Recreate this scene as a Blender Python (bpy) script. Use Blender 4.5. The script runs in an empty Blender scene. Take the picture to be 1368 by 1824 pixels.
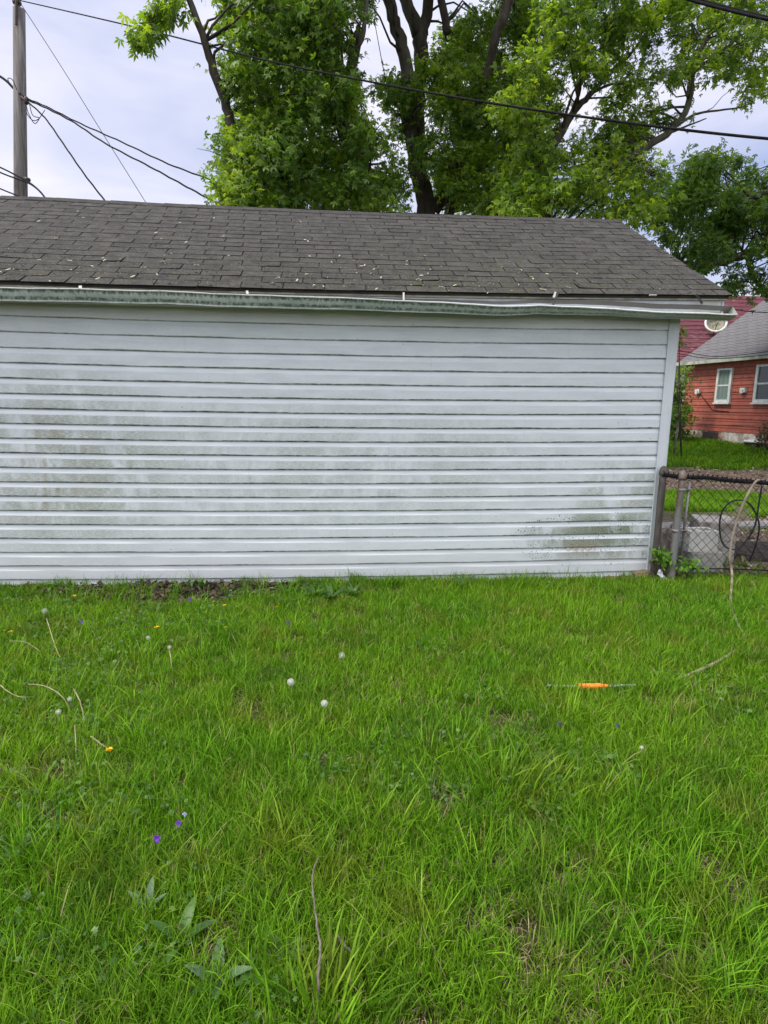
import bpy, bmesh, math, random
import numpy as np
from mathutils import Vector, Matrix
R = math.radians
random.seed(7); rng = np.random.default_rng(11)
sc = bpy.context.scene
# ------------------------------------------------------------------ camera
H = 1.6; F = 1060.0
PITCH, ROLL, YAW = 0.18244, 0.010667, 0.088165
def axes():
    cy, sy = math.cos(YAW), math.sin(YAW)
    f = Vector((sy*math.cos(PITCH), cy*math.cos(PITCH), -math.sin(PITCH)))
    r0 = Vector((cy, -sy, 0)); u0 = r0.cross(f)
    r = math.cos(ROLL)*r0 + math.sin(ROLL)*u0; u = -math.sin(ROLL)*r0 + math.cos(ROLL)*u0
    return r, u, f
CR, CU, CF = axes()
cam = bpy.data.cameras.new("camera"); camo = bpy.data.objects.new("camera", cam); sc.collection.objects.link(camo)
cam.sensor_fit = 'VERTICAL'; cam.sensor_height = 36; cam.sensor_width = 27; cam.lens = F/1824*36
cam.clip_start = .05; cam.clip_end = 1000
camo.matrix_world = Matrix(((CR.x, CU.x, -CF.x, 0), (CR.y, CU.y, -CF.y, 0), (CR.z, CU.z, -CF.z, H), (0, 0, 0, 1)))
sc.camera = camo
sc.view_settings.view_transform = 'Standard'; sc.view_settings.look = 'None'; sc.view_settings.gamma = 1
sc.view_settings.exposure = 0.42
# ------------------------------------------------------------------ sky and sun
SUN_EL, SUN_AZ = R(55), R(-98)          # azimuth from +Y towards +X
w = bpy.data.worlds.new("World"); sc.world = w; w.use_nodes = True
nt = w.node_tree; nt.nodes.clear()
def wn(t, **k):
    n = nt.nodes.new(t)
    for a, b in k.items(): setattr(n, a, b)
    return n
wo = wn('ShaderNodeOutputWorld'); bg = wn('ShaderNodeBackground'); nt.links.new(bg.outputs[0], wo.inputs[0])
bg.inputs[1].default_value = 0.1
sky = wn('ShaderNodeTexSky', sky_type='NISHITA', sun_disc=False)
sky.sun_elevation = SUN_EL; sky.sun_rotation = SUN_AZ
geo = wn('ShaderNodeTexCoord'); mp = wn('ShaderNodeMapping'); mp.inputs['Scale'].default_value = (1, 1, 2.6)
mp.inputs['Location'].default_value = (.3, .1, .2)
nt.links.new(geo.outputs['Generated'], mp.inputs[0])
cn = wn('ShaderNodeTexNoise'); cn.inputs['Scale'].default_value = 2.2; cn.inputs['Detail'].default_value = 5; cn.inputs['Roughness'].default_value = .5
cn.inputs['Distortion'].default_value = .4
nt.links.new(mp.outputs[0], cn.inputs[0])
cr = wn('ShaderNodeValToRGB'); cr.color_ramp.elements[0].position = .36; cr.color_ramp.elements[1].position = .62
cr.color_ramp.elements[0].color = (3.5, 4.2, 6.5, 1); cr.color_ramp.elements[1].color = (8.0, 7.8, 8.9, 1)
nt.links.new(cn.outputs[0], cr.inputs[0])
mx = wn('ShaderNodeMix', data_type='RGBA'); mx.inputs[0].default_value = .87
nt.links.new(sky.outputs[0], mx.inputs[6]); nt.links.new(cr.outputs[0], mx.inputs[7])
# overcast brightens overhead and is boosted behind the camera to light the wall
sep = wn('ShaderNodeSeparateXYZ'); nt.links.new(geo.outputs['Generated'], sep.inputs[0])
m1 = wn('ShaderNodeMapRange'); m1.inputs[1].default_value = .45; m1.inputs[2].default_value = 1.0; m1.inputs[3].default_value = 1.0; m1.inputs[4].default_value = 2.2
nt.links.new(sep.outputs[2], m1.inputs[0])
m2 = wn('ShaderNodeMapRange'); m2.inputs[1].default_value = .35; m2.inputs[2].default_value = -.7; m2.inputs[3].default_value = 1.0; m2.inputs[4].default_value = 1.6
nt.links.new(sep.outputs[1], m2.inputs[0])
mm = wn('ShaderNodeMath', operation='MULTIPLY'); nt.links.new(m1.outputs[0], mm.inputs[0]); nt.links.new(m2.outputs[0], mm.inputs[1])
vs = wn('ShaderNodeVectorMath', operation='SCALE'); nt.links.new(mx.outputs[2], vs.inputs[0]); nt.links.new(mm.outputs[0], vs.inputs[3])
tr_ = wn('ShaderNodeMapRange'); tr_.inputs[1].default_value = 1.0; tr_.inputs[2].default_value = 1.6; nt.links.new(mm.outputs[0], tr_.inputs[0])
tn = wn('ShaderNodeMix', data_type='RGBA', blend_type='MULTIPLY'); nt.links.new(tr_.outputs[0], tn.inputs[0]); nt.links.new(vs.outputs[0], tn.inputs[6]); tn.inputs[7].default_value = (1.12, 1.07, .90, 1)
nt.links.new(tn.outputs[2], bg.inputs[0])
sl = bpy.data.lights.new("sun", 'SUN'); sl.energy = 2.9; sl.angle = R(16); sl.color = (1, .94, .82)
so = bpy.data.objects.new("sun", sl); sc.collection.objects.link(so)
sd = Vector((math.sin(SUN_AZ)*math.cos(SUN_EL), math.cos(SUN_AZ)*math.cos(SUN_EL), math.sin(SUN_EL)))
so.rotation_euler = sd.to_track_quat('Z', 'Y').to_euler()

# ------------------------------------------------------------------ helpers
def at(x, y, Y):
    d = (x-684)/F*CR - (y-912)/F*CU + CF
    p = d*(Y/d.y); return Vector((p.x, p.y, p.z+H))
def gp(x, y, z=0):
    d = (x-684)/F*CR - (y-912)/F*CU + CF
    p = d*((z-H)/d.z); return Vector((p.x, p.y, z))
def ground_z(x, y):
    t = min(max((y-9)/11, 0), 1); return .5*t*t*(3-2*t)
def tag(o, label=None, cat=None, group=None, kind=None):
    if label: o['label'] = label
    if cat: o['category'] = cat
    if group: o['group'] = group
    if kind: o['kind'] = kind
    return o
def link(o, parent=None):
    sc.collection.objects.link(o)
    if parent: o.parent = parent; o.matrix_parent_inverse = parent.matrix_world.inverted() if False else Matrix()
    return o
def empty(name, loc=(0, 0, 0), rz=0):
    o = bpy.data.objects.new(name, None); o.empty_display_size = .1
    o.location = loc; o.rotation_euler = (0, 0, rz); sc.collection.objects.link(o); return o
def setsmooth(me, on=True):
    me.polygons.foreach_set('use_smooth', [on]*len(me.polygons))
def npobj(name, V, Q, mat, parent=None, attrs=None, smooth=False, origin=None):
    """V (n,3), Q (m,k) index array -> one mesh object"""
    V = np.asarray(V, dtype=np.float32); Q = np.asarray(Q, dtype=np.int32)
    if origin is not None: V = V - np.asarray(origin, dtype=np.float32)
    me = bpy.data.meshes.new(name); k = Q.shape[1]
    me.vertices.add(len(V)); me.vertices.foreach_set('co', V.ravel())
    me.loops.add(Q.size); me.loops.foreach_set('vertex_index', Q.ravel())
    me.polygons.add(len(Q)); me.polygons.foreach_set('loop_start', np.arange(0, Q.size, k, dtype=np.int32))
    me.polygons.foreach_set('loop_total', np.full(len(Q), k, dtype=np.int32))
    if smooth: me.polygons.foreach_set('use_smooth', np.ones(len(Q), dtype=bool))
    for an, av in (attrs or {}).items():
        a = me.attributes.new(an, 'FLOAT', 'POINT'); a.data.foreach_set('value', np.asarray(av, dtype=np.float32))
    me.update(calc_edges=True); me.materials.append(mat)
    o = bpy.data.objects.new(name, me)
    if origin is not None: o.location = origin
    return link(o, parent)
class MB:
    def __init__(s): s.v = []; s.f = []; s.uv = []
    def add(s, vs, fs):
        n = len(s.v); s.v += [tuple(v) for v in vs]; s.f += [tuple(i+n for i in f) for f in fs]; return s
    def box(s, x0, x1, y0, y1, z0, z1):
        return s.add([(x0,y0,z0),(x1,y0,z0),(x1,y1,z0),(x0,y1,z0),(x0,y0,z1),(x1,y0,z1),(x1,y1,z1),(x0,y1,z1)],
                     [(0,3,2,1),(4,5,6,7),(0,1,5,4),(1,2,6,5),(2,3,7,6),(3,0,4,7)])
    def obox(s, c, hx, hy, hz, M):
        c = Vector(c); n = len(s.v)
        for a, b, d in ((-1,-1,-1),(1,-1,-1),(1,1,-1),(-1,1,-1),(-1,-1,1),(1,-1,1),(1,1,1),(-1,1,1)):
            s.v.append(tuple(c + M @ Vector((a*hx, b*hy, d*hz))))
        s.f += [tuple(i+n for i in f) for f in [(0,3,2,1),(4,5,6,7),(0,1,5,4),(1,2,6,5),(2,3,7,6),(3,0,4,7)]]
        return s
    def tube(s, pts, rad, n=8, cap=True):
        pts = [Vector(p) for p in pts]; rads = rad if hasattr(rad, '__len__') else [rad]*len(pts)
        base = len(s.v); up = None
        for i, p in enumerate(pts):
            d = (pts[min(i+1, len(pts)-1)] - pts[max(i-1, 0)])
            d = d.normalized() if d.length > 1e-9 else Vector((0, 0, 1))
            if up is None:
                up = d.cross(Vector((0, 0, 1)) if abs(d.z) < .9 else Vector((1, 0, 0))).normalized()
            up = (up - d*up.dot(d)).normalized(); sd_ = d.cross(up)
            for k in range(n):
                a = 2*math.pi*k/n; s.v.append(tuple(p + (up*math.cos(a) + sd_*math.sin(a))*rads[i]))
        for i in range(len(pts)-1):
            for k in range(n):
                a, b = base+i*n+k, base+i*n+(k+1) % n; s.f.append((a, b, b+n, a+n))
        if cap:
            s.f.append(tuple(base+k for k in range(n))[::-1]); s.f.append(tuple(base+(len(pts)-1)*n+k for k in range(n)))
        return s
    def lathe(s, c, prof, n=16, M=None):
        """prof: (radius, height) list along local z"""
        base = len(s.v); c = Vector(c); M = M or Matrix.Identity(3)
        for r, z in prof:
            for k in range(n):
                a = 2*math.pi*k/n; s.v.append(tuple(c + M @ Vector((r*math.cos(a), r*math.sin(a), z))))
        for i in range(len(prof)-1):
            for k in range(n):
                a, b = base+i*n+k, base+i*n+(k+1) % n; s.f.append((a, b, b+n, a+n))
        s.f.append(tuple(base+k for k in range(n))[::-1]); s.f.append(tuple(base+(len(prof)-1)*n+k for k in range(n)))
        return s
    def build(s, name, mat, parent=None, smooth=False, origin=None, fn=None, bevel=0):
        me = bpy.data.meshes.new(name)
        V = [Vector(v) for v in s.v]
        if fn: V = [fn(v) for v in V]
        if origin is not None: V = [v - Vector(origin) for v in V]
        me.from_pydata([tuple(v) for v in V], [], s.f); me.materials.append(mat); me.update()
        if s.uv:
            uvl = me.uv_layers.new(name='UVMap')
            for l in me.loops: uvl.data[l.index].uv = s.uv[l.vertex_index]
        if smooth: setsmooth(me)
        o = bpy.data.objects.new(name, me)
        if origin is not None: o.location = origin
        link(o, parent)
        if bevel:
            b = o.modifiers.new('bevel', 'BEVEL'); b.width = bevel; b.segments = 2; b.limit_method = 'ANGLE'
        return o
# ------------------------------------------------------------------ node material helper
class NM:
    def __init__(s, name):
        s.m = bpy.data.materials.new(name); s.m.use_nodes = True; s.t = s.m.node_tree
        s.b = s.t.nodes['Principled BSDF']; s.out = s.t.nodes['Material Output']; s._c = None
    def n(s, t, **k):
        n = s.t.nodes.new(t)
        for a, b in k.items(): setattr(n, a, b)
        return n
    def L(s, a, b): s.t.links.new(a, b)
    def put(s, v, sock):
        if hasattr(v, 'is_output'): s.L(v, sock)
        else: sock.default_value = v
    def co(s, kind='Object', scale=(1, 1, 1), loc=(0, 0, 0)):
        if not s._c: s._c = s.n('ShaderNodeTexCoord')
        mpn = s.n('ShaderNodeMapping'); mpn.inputs['Scale'].default_value = scale; mpn.inputs['Location'].default_value = loc
        s.L(s._c.outputs[kind], mpn.inputs[0]); return mpn.outputs[0]
    def world(s, scale=(1, 1, 1)):
        g = s.n('ShaderNodeNewGeometry'); mpn = s.n('ShaderNodeMapping'); mpn.inputs['Scale'].default_value = scale
        s.L(g.outputs['Position'], mpn.inputs[0]); return mpn.outputs[0]
    def noise(s, co, scale, detail=3, rough=.55, dist=0):
        n = s.n('ShaderNodeTexNoise'); s.L(co, n.inputs[0]); n.inputs['Scale'].default_value = scale
        n.inputs['Detail'].default_value = detail; n.inputs['Roughness'].default_value = rough; n.inputs['Distortion'].default_value = dist
        return n.outputs[0]
    def voro(s, co, scale, out='Distance', feature='F1'):
        n = s.n('ShaderNodeTexVoronoi', feature=feature); s.L(co, n.inputs[0]); n.inputs['Scale'].default_value = scale
        return n.outputs[out]
    def math(s, op, a, b=0., c=None):
        n = s.n('ShaderNodeMath', operation=op); s.put(a, n.inputs[0]); s.put(b, n.inputs[1])
        if c is not None: s.put(c, n.inputs[2])
        return n.outputs[0]
    def rng(s, v, a, b, c=0., d=1., smooth=True):
        n = s.n('ShaderNodeMapRange'); s.put(v, n.inputs[0])
        if smooth: n.interpolation_type = 'SMOOTHSTEP'
        for i, q in enumerate((a, b, c, d)): n.inputs[i+1].default_value = q
        return n.outputs[0]
    def mix(s, f, a, b):
        n = s.n('ShaderNodeMix', data_type='RGBA')
        s.put(f, n.inputs[0])
        for v, i in ((a, 6), (b, 7)):
            if hasattr(v, 'is_output'): s.L(v, n.inputs[i])
            else: n.inputs[i].default_value = (*v, 1)
        return n.outputs[2]
    def ramp(s, v, stops):
        n = s.n('ShaderNodeValToRGB'); s.L(v, n.inputs[0]); e = n.color_ramp.elements
        while len(e) < len(stops): e.new(.5)
        for i, (p, c) in enumerate(stops): e[i].position = p; e[i].color = (*c, 1)
        return n.outputs[0]
    def attr(s, name):
        n = s.n('ShaderNodeAttribute'); n.attribute_name = name; return n.outputs['Fac']
    def sep(s, v):
        n = s.n('ShaderNodeSeparateXYZ'); s.L(v, n.inputs[0]); return n.outputs
    def bump(s, v, strength=.3, dist=.01):
        n = s.n('ShaderNodeBump'); s.L(v, n.inputs['Height']); n.inputs['Strength'].default_value = strength
        n.inputs['Distance'].default_value = dist; s.L(n.outputs[0], s.b.inputs['Normal']); return n.outputs[0]
    def done(s, col, rough=.8, metal=0., spec=.3):
        if hasattr(col, 'is_output'): s.L(col, s.b.inputs['Base Color'])
        else: s.b.inputs['Base Color'].default_value = (*col, 1)
        s.put(rough, s.b.inputs['Roughness']); s.put(metal, s.b.inputs['Metallic']); s.b.inputs['Specular IOR Level'].default_value = spec
        return s.m
def mottled(name, c1, c2, scale=20, rough=.8, bump=.3, bdist=.004, c3=None, s3=3, metal=0., spec=.3, stretch=(1, 1, 1)):
    k = NM(name); co = k.co('Object', stretch)
    nz = k.noise(co, scale, 5, .6)
    col = k.mix(k.rng(nz, .38, .64), c1, c2)
    if c3: col = k.mix(k.rng(k.noise(co, s3, 4, .6), .5, .68), col, c3)
    if bump: k.bump(k.noise(co, scale*2.3, 4, .65), bump, bdist)
    return k.done(col, rough, metal, spec)
def leafmat(name, stops, trans=.4, rough=.55, patch=None):
    k = NM(name); r = k.attr('rnd'); col = k.ramp(r, stops)
    if patch:
        col = k.mix(k.rng(k.noise(k.world(), patch[0], 2), .4, .66), col, k.ramp(r, patch[1]))
    k.L(col, k.b.inputs['Base Color']); k.b.inputs['Roughness'].default_value = rough
    k.b.inputs['Specular IOR Level'].default_value = .35
    tr = k.n('ShaderNodeBsdfTranslucent'); tc = k.n('ShaderNodeMix', data_type='RGBA', blend_type='MULTIPLY')
    tc.inputs[0].default_value = 1; k.L(col, tc.inputs[6]); tc.inputs[7].default_value = (1.9, 1.9, .5, 1)
    k.L(tc.outputs[2], tr.inputs[0])
    ms = k.n('ShaderNodeMixShader'); ms.inputs[0].default_value = trans
    k.L(k.b.outputs[0], ms.inputs[1]); k.L(tr.outputs[0], ms.inputs[2]); k.L(ms.outputs[0], k.out.inputs[0])
    return k.m

# ------------------------------------------------------------------ ground
def mat_ground():
    k = NM('soil and thatch'); co = k.world()
    a = k.noise(co, 35, 6, .7); b = k.noise(co, 4, 4, .6)
    lawn = k.mix(k.rng(a, .35, .68), (.020, .018, .010), (.075, .062, .034))
    lawn = k.mix(k.rng(b, .45, .65), lawn, (.035, .05, .014))
    xyz = k.sep(co)
    soil = k.mix(k.rng(k.noise(co, 22, 6, .7), .35, .65), (.055, .043, .035), (.17, .13, .10))
    chips = k.mix(k.rng(k.voro(co, 9), .1, .5), (.33, .25, .20), (.16, .11, .085))
    chips = k.mix(k.rng(k.noise(co, 2, 4), .5, .7), chips, (.20, .19, .10))
    green = k.mix(k.rng(k.noise(co, 3, 4), .35, .65), (.035, .075, .012), (.06, .10, .02))
    y = k.math('ADD', xyz[1], k.math('MULTIPLY', k.math('SUBTRACT', k.noise(co, 1.1, 4), .5), 1.6))
    c = k.mix(k.rng(xyz[1], 5.15, 5.3), lawn, soil)
    c = k.mix(k.rng(y, 7.9, 8.4), c, k.mix(.5, green, soil))
    c = k.mix(k.rng(y, 9.6, 10.3), c, chips)
    c = k.mix(k.rng(y, 12.6, 13.2), c, green)
    k.bump(a, .6, .02)
    return k.done(c, .95, 0, .1)
xs = np.unique(np.concatenate([np.linspace(-150, -12, 12), np.linspace(-12, 30, 60), np.linspace(30, 200, 12)]))
ys = np.unique(np.concatenate([np.linspace(-100, -4, 8), np.linspace(-4, 30, 60), np.linspace(30, 400, 14)]))
GX, GY = np.meshgrid(xs, ys, indexing='ij')
tt = np.clip((GY-9)/11, 0, 1); GZ = .5*tt*tt*(3-2*tt)
V = np.stack([GX, GY, GZ], -1).reshape(-1, 3); nx, ny = GX.shape
I = np.arange(nx*ny).reshape(nx, ny)
Q = np.stack([I[:-1, :-1], I[1:, :-1], I[1:, 1:], I[:-1, 1:]], -1).reshape(-1, 4)
g = npobj('ground', V, Q, mat_ground()); tag(g, kind='structure')

# ------------------------------------------------------------------ garage
WY = 5.144; S = .12; WX = 3.004; XL = -4.6; EY = 4.92; RY = 7.15; RZ = 3.70; RX = 3.32
def sag(x): return .021*max(0, 1-((x-.2)/3)**2)
def sg(v): return Vector((v.x, v.y, v.z - sag(v.x)))
garage = empty('garage', (0, WY, 0))
tag(garage, 'long white vinyl sided garage with grey shingled roof, algae stains and a sagging gutter', 'garage')
GO = Vector((0, WY, 0))
def gbuild(mb, name, mat, parent=garage, smooth=False, bevel=0, dosag=True):
    o = mb.build(name, mat, None, smooth, None, sg if dosag else None, bevel)
    o.parent = parent
    # children geometry is in world coordinates: shift it into the empty's frame
    if parent is garage:
        o.data.transform(Matrix.Translation(-GO))
    else:
        p = parent
        while p is not None and p is not garage: p = p.parent
        o.data.transform(Matrix.Translation(-GO))
    return o
def mat_siding():
    k = NM('weathered white vinyl'); uv = k.n('ShaderNodeUVMap').outputs[0]
    u, v, _ = k.sep(uv); fr = k.math('FRACT', v); z = k.math('MULTIPLY', v, -S); z = k.math('ADD', z, 2.364)
    c0 = k.n('ShaderNodeCombineXYZ'); k.L(u, c0.inputs[0]); k.L(z, c0.inputs[2]); P = c0.outputs[0]
    def mp_(sx, sz, ox=0):
        m = k.n('ShaderNodeMapping'); m.inputs['Scale'].default_value = (sx, 1, sz); m.inputs['Location'].default_value = (ox, 0, 0); k.L(P, m.inputs[0]); return m.outputs[0]
    base = k.mix(k.rng(k.noise(mp_(1.2, 5), 3, 4), .3, .7), (.575, .62, .66), (.65, .69, .73))
    flat = k.rng(fr, .36, .42)                           # algae holds on the flats, not the sloped laps
    fine = k.noise(mp_(9, 90), 3, 5, .7)                 # horizontal streaking
    blot = k.noise(mp_(2.2, .9), 1.7, 6, .68, .5)
    # where the algae grows: broad left area, thinner to the middle, patch low at the right
    def blob(cx, cz, rx, rz):
        a = k.math('DIVIDE', k.math('SUBTRACT', u, cx), rx); b = k.math('DIVIDE', k.math('SUBTRACT', z, cz), rz)
        r = k.math('ADD', k.math('MULTIPLY', a, a), k.math('MULTIPLY', b, b)); return k.rng(r, 1.0, 0., 0., 1.)
    left = blob(-2.25, .95, 1.25, 1.0)
    mid = k.math('MULTIPLY', blob(-.3, .95, 3.0, .75), .56)
    right = blob(2.62, .55, .55, .62)
    right2 = blob(2.40, .28, .90, .30)
    reg = k.math('MAXIMUM', k.math('MAXIMUM', left, mid), right)
    # patchy per-course panels
    cell = k.n('ShaderNodeTexWhiteNoise', noise_dimensions='2D')
    cv = k.n('ShaderNodeCombineXYZ'); k.L(k.math('FLOOR', k.math('MULTIPLY', u, 1.7)), cv.inputs[0]); k.L(k.math('FLOOR', v), cv.inputs[1]); k.L(cv.outputs[0], cell.inputs[0])
    panel = k.rng(cell.outputs[0], 0, 1, .88, 1.05, False)
    st = k.math('MULTIPLY', k.math('MULTIPLY', reg, k.rng(blot, .34, .58)), k.math('MULTIPLY', k.rng(fine, .30, .62), flat))
    st = k.math('MULTIPLY', st, panel); st = k.math('MULTIPLY', st, k.rng(k.noise(mp_(1.2, 3.5), 55, 4, .8), .34, .60, .60, 1.5))
    st = k.math('MULTIPLY', k.math('MINIMUM', st, 1.0), .66); col = k.mix(st, base, (.125, .14, .05))
    brown = k.math('MULTIPLY', k.math('MULTIPLY', blob(-2.35, .95, .5, .55), k.rng(k.noise(mp_(5, 2), 2.3, 4), .5, .66)), k.math('MULTIPLY', flat, .45))
    col = k.mix(brown, col, (.24, .16, .08))
    # general faint grime
    col = k.mix(k.math('MULTIPLY', k.math('MULTIPLY', k.rng(fine, .42, .72), flat), .26), col, (.34, .36, .30))
    # dark mildew specks
    vo = k.voro(mp_(1, 1), 58); sz = k.noise(mp_(1, 1), 34, 2)
    dots = k.math('LESS_THAN', vo, k.rng(sz, .34, .72, .06, .46, False))
    dens = k.math('MULTIPLY', k.rng(k.noise(mp_(1.5, 3), 3, 3), .40, .56), k.math('MULTIPLY', right2, k.rng(fr, .2, .4, .25, 1)))
    col = k.mix(k.math('MULTIPLY', k.math('MULTIPLY', dots, k.math('GREATER_THAN', dens, .12)), .85), col, (.05, .062, .038))
    col = k.mix(k.math('MULTIPLY', k.math('MULTIPLY', k.math('MULTIPLY', right2, k.rng(blot, .3, .55)), k.math('MULTIPLY', flat, k.rng(k.noise(mp_(3, 5), 38, 4, .8), .32, .54))), .9), col, (.10, .125, .06))
    vo2 = k.voro(mp_(1, 1), 13); vc = k.voro(mp_(1, 1), 13, 'Color'); pick = k.math('GREATER_THAN', k.sep(vc)[0], .80)
    few = k.math('MULTIPLY', k.math('LESS_THAN', vo2, .055), pick)
    col = k.mix(k.math('MULTIPLY', few, .85), col, (.05, .05, .04))
    # rusty smear
    rust = k.math('MULTIPLY', blob(2.27, .20, .22, .07), k.rng(k.noise(mp_(6, 20), 4, 4), .42, .6))
    col = k.mix(k.math('MULTIPLY', rust, .9), col, (.26, .15, .05))
    # grime line under every lip
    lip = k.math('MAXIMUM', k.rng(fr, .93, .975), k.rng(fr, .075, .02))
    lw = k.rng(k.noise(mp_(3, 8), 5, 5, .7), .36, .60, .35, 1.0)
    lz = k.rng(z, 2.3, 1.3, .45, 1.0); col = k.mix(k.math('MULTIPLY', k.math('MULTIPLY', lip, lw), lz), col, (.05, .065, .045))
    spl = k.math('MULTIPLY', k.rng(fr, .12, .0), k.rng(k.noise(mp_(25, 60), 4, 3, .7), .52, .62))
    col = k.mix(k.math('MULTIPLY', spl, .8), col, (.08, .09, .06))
    # fine vertical seams where panels overlap
    sx = k.math('FRACT', k.math('ADD', k.math('MULTIPLY', u, .31), k.math('MULTIPLY', k.math('FLOOR', k.math('MULTIPLY', v, .5)), .37)))
    seam = k.math('LESS_THAN', sx, .0016)
    col = k.mix(k.math('MULTIPLY', seam, .16), col, (.25, .27, .27))
    hz = k.rng(z, .35, .0, 0., .35); col = k.mix(hz, col, (.52, .50, .53))
    k.bump(k.noise(mp_(6, 60), 4, 4, .6), .08, .003)
    return k.done(col, .5, 0, .4)
M_SIDE = mat_siding()
M_TRIM = mottled('white vinyl trim', (.60, .64, .68), (.50, .54, .57), 6, .5, .1, .002, (.42, .45, .40), 2.5, spec=.4, stretch=(1, 1, .25))
NR = 20
z_line = [.084 + (18-i)*S for i in range(19)]            # lip lines seen in the photo
ztop = z_line[0]
def siding(x0, x1, toXYZ, name):
    mb = MB(); prof = [(0, .003), (.10, .0055), (.30, .0125), (.36, .0150), (.42, .0155), (.97, .0175), (1.0, .0165), (1.0, .003)]
    nxs = int((x1-x0)/.12)+1
    xsn = [x0+(x1-x0)*i/nxs for i in range(nxs+1)]
    for r in range(-2, 20):                              # r-th course lies below lip r
        zt = ztop - r*S
        for (fv, d) in prof:
            zz = zt - fv*S
            for x in xsn:
                wob = .0016*math.sin(x*4.1+r*2.3) + .0011*math.sin(x*11+r*7.7)
                mb.v.append(tuple(toXYZ(x, d+wob*(fv > .3), max(zz, .0)+wob*1.3*(fv >= .97)))); mb.uv.append((x, r+2+fv*.9999))
        nn = len(xsn); b = len(mb.v)-len(prof)*nn
        for j in range(len(prof)-1):
            for i in range(nn-1):
                a = b+j*nn+i; mb.f.append((a, a+nn, a+nn+1, a+1))
    return mb
gbuild(siding(XL, WX-.085, lambda x, d, z: (x, WY-d, z), 's'), 'siding', M_SIDE)
# wall core, side wall, back wall
GB = 9.15
mb = MB().box(XL, WX-.02, WY+.004, GB, -.05, 2.50)
gbuild(mb, 'wall', M_TRIM, dosag=False)
mb = MB(); gx = WX-.018
mb.add([(gx, WY+.01, 0), (gx, GB-.01, 0), (gx, GB-.01, 2.48), (gx, RY, 3.60), (gx, WY+.01, 2.48)], [(0, 1, 2, 3, 4)])
for z in [ztop - r*S for r in range(-9, 19)]:
    t = min(1, max(0, (z-2.48)/1.12)); y0 = WY+.02+(RY-WY-.02)*t; y1 = GB-.02-(GB-.02-RY)*t
    if z < 3.5: mb.add([(gx+.002, y0, z+S), (gx+.014, y0, z+.004), (gx+.014, y1, z+.004), (gx+.002, y1, z+S), (gx, y0, z), (gx, y1, z)], [(0, 1, 2, 3), (1, 4, 5, 2)])
gbuild(mb, 'gable_wall', M_TRIM, dosag=False)
# corner trim: two legs
mb = MB(); mb.box(WX-.088, WX+.004, WY-.026, WY-.001, .02, 2.41); mb.box(WX-.03, WX+.006, WY-.023, WY+.07, .022, 2.408)
mb.box(WX-.094, WX-.080, WY-.030, WY-.020, .024, 2.406)
gbuild(mb, 'corner_trim', M_TRIM, bevel=.003)
# foundation strip
M_CONC = mottled('old concrete', (.30, .29, .27), (.20, .19, .17), 14, .9, .5, .01, (.10, .12, .06), 3)
# soffit + fascia
M_SOFF = mottled('dingy soffit', (.50, .50, .43), (.38, .38, .31), 8, .6, .1)
def strips(x0, x1, n=40): return [x0+(x1-x0)*i/n for i in range(n+1)]
def xbox(x0, x1, y0, y1, z0, z1, n=40, zf=None):
    mb = MB(); X = strips(x0, x1, n)
    for x in X:
        o = zf(x) if zf else 0
        mb.v += [(x, y0, z0+o), (x, y1, z0+o), (x, y1, z1+o), (x, y0, z1+o)]
    for i in range(n):
        a = i*4
        for k in range(4): mb.f.append((a+k, a+4+k, a+4+(k+1) % 4, a+(k+1) % 4))
    mb.f += [(0, 1, 2, 3), (4*n+3, 4*n+2, 4*n+1, 4*n)]
    return mb
eavez = lambda x: 2.475+.006*x
FY = EY+.045                                             # fascia face
gbuild(xbox(XL, RX-.06, FY, FY+.02, -.125, -.030, zf=eavez), 'fascia', M_TRIM)
gbuild(xbox(XL, RX-.03, FY-.018, FY+.012, -.028, -.006, zf=eavez), 'drip_edge', mottled('beige drip edge', (.36, .34, .28), (.22, .20, .16), 9, .6, .1))
gbuild(xbox(XL, RX-.07, FY+.022, WY+.003, -.120, -.108, zf=eavez), 'soffit', M_SOFF)
# ---- roof deck and shingles
SL = Vector((0, RY-EY, RZ-2.475)); slen = SL.length; sdir = SL.normalized(); snor = Vector((0, -sdir.z, sdir.y))
def roofpt(x, t, h):
    """x along the eave, t distance up the slope, h height off the deck"""
    e = eavez(x)*(1-t/slen) + RZ*(t/slen)
    return Vector((x, EY+sdir.y*t, e)) + snor*h
mb = MB(); X = strips(XL, RX-.02, 40)
for x in X:
    for (t, h) in ((.01, -.004), (slen, -.004), (slen, -.022), (.01, -.022)): mb.v.append(tuple(roofpt(x, t, h)))
for i in range(40):
    a = i*4
    for k in range(4): mb.f.append((a+k, a+(k+1) % 4, a+4+(k+1) % 4, a+4+k))
mb.f += [(3, 2, 1, 0), (160, 161, 162, 163)]
M_DECK = mottled('roof deck', (.05, .045, .04), (.03, .028, .025), 10, .95, 0)
gbuild(mb, 'roof_deck', M_DECK)
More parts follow.
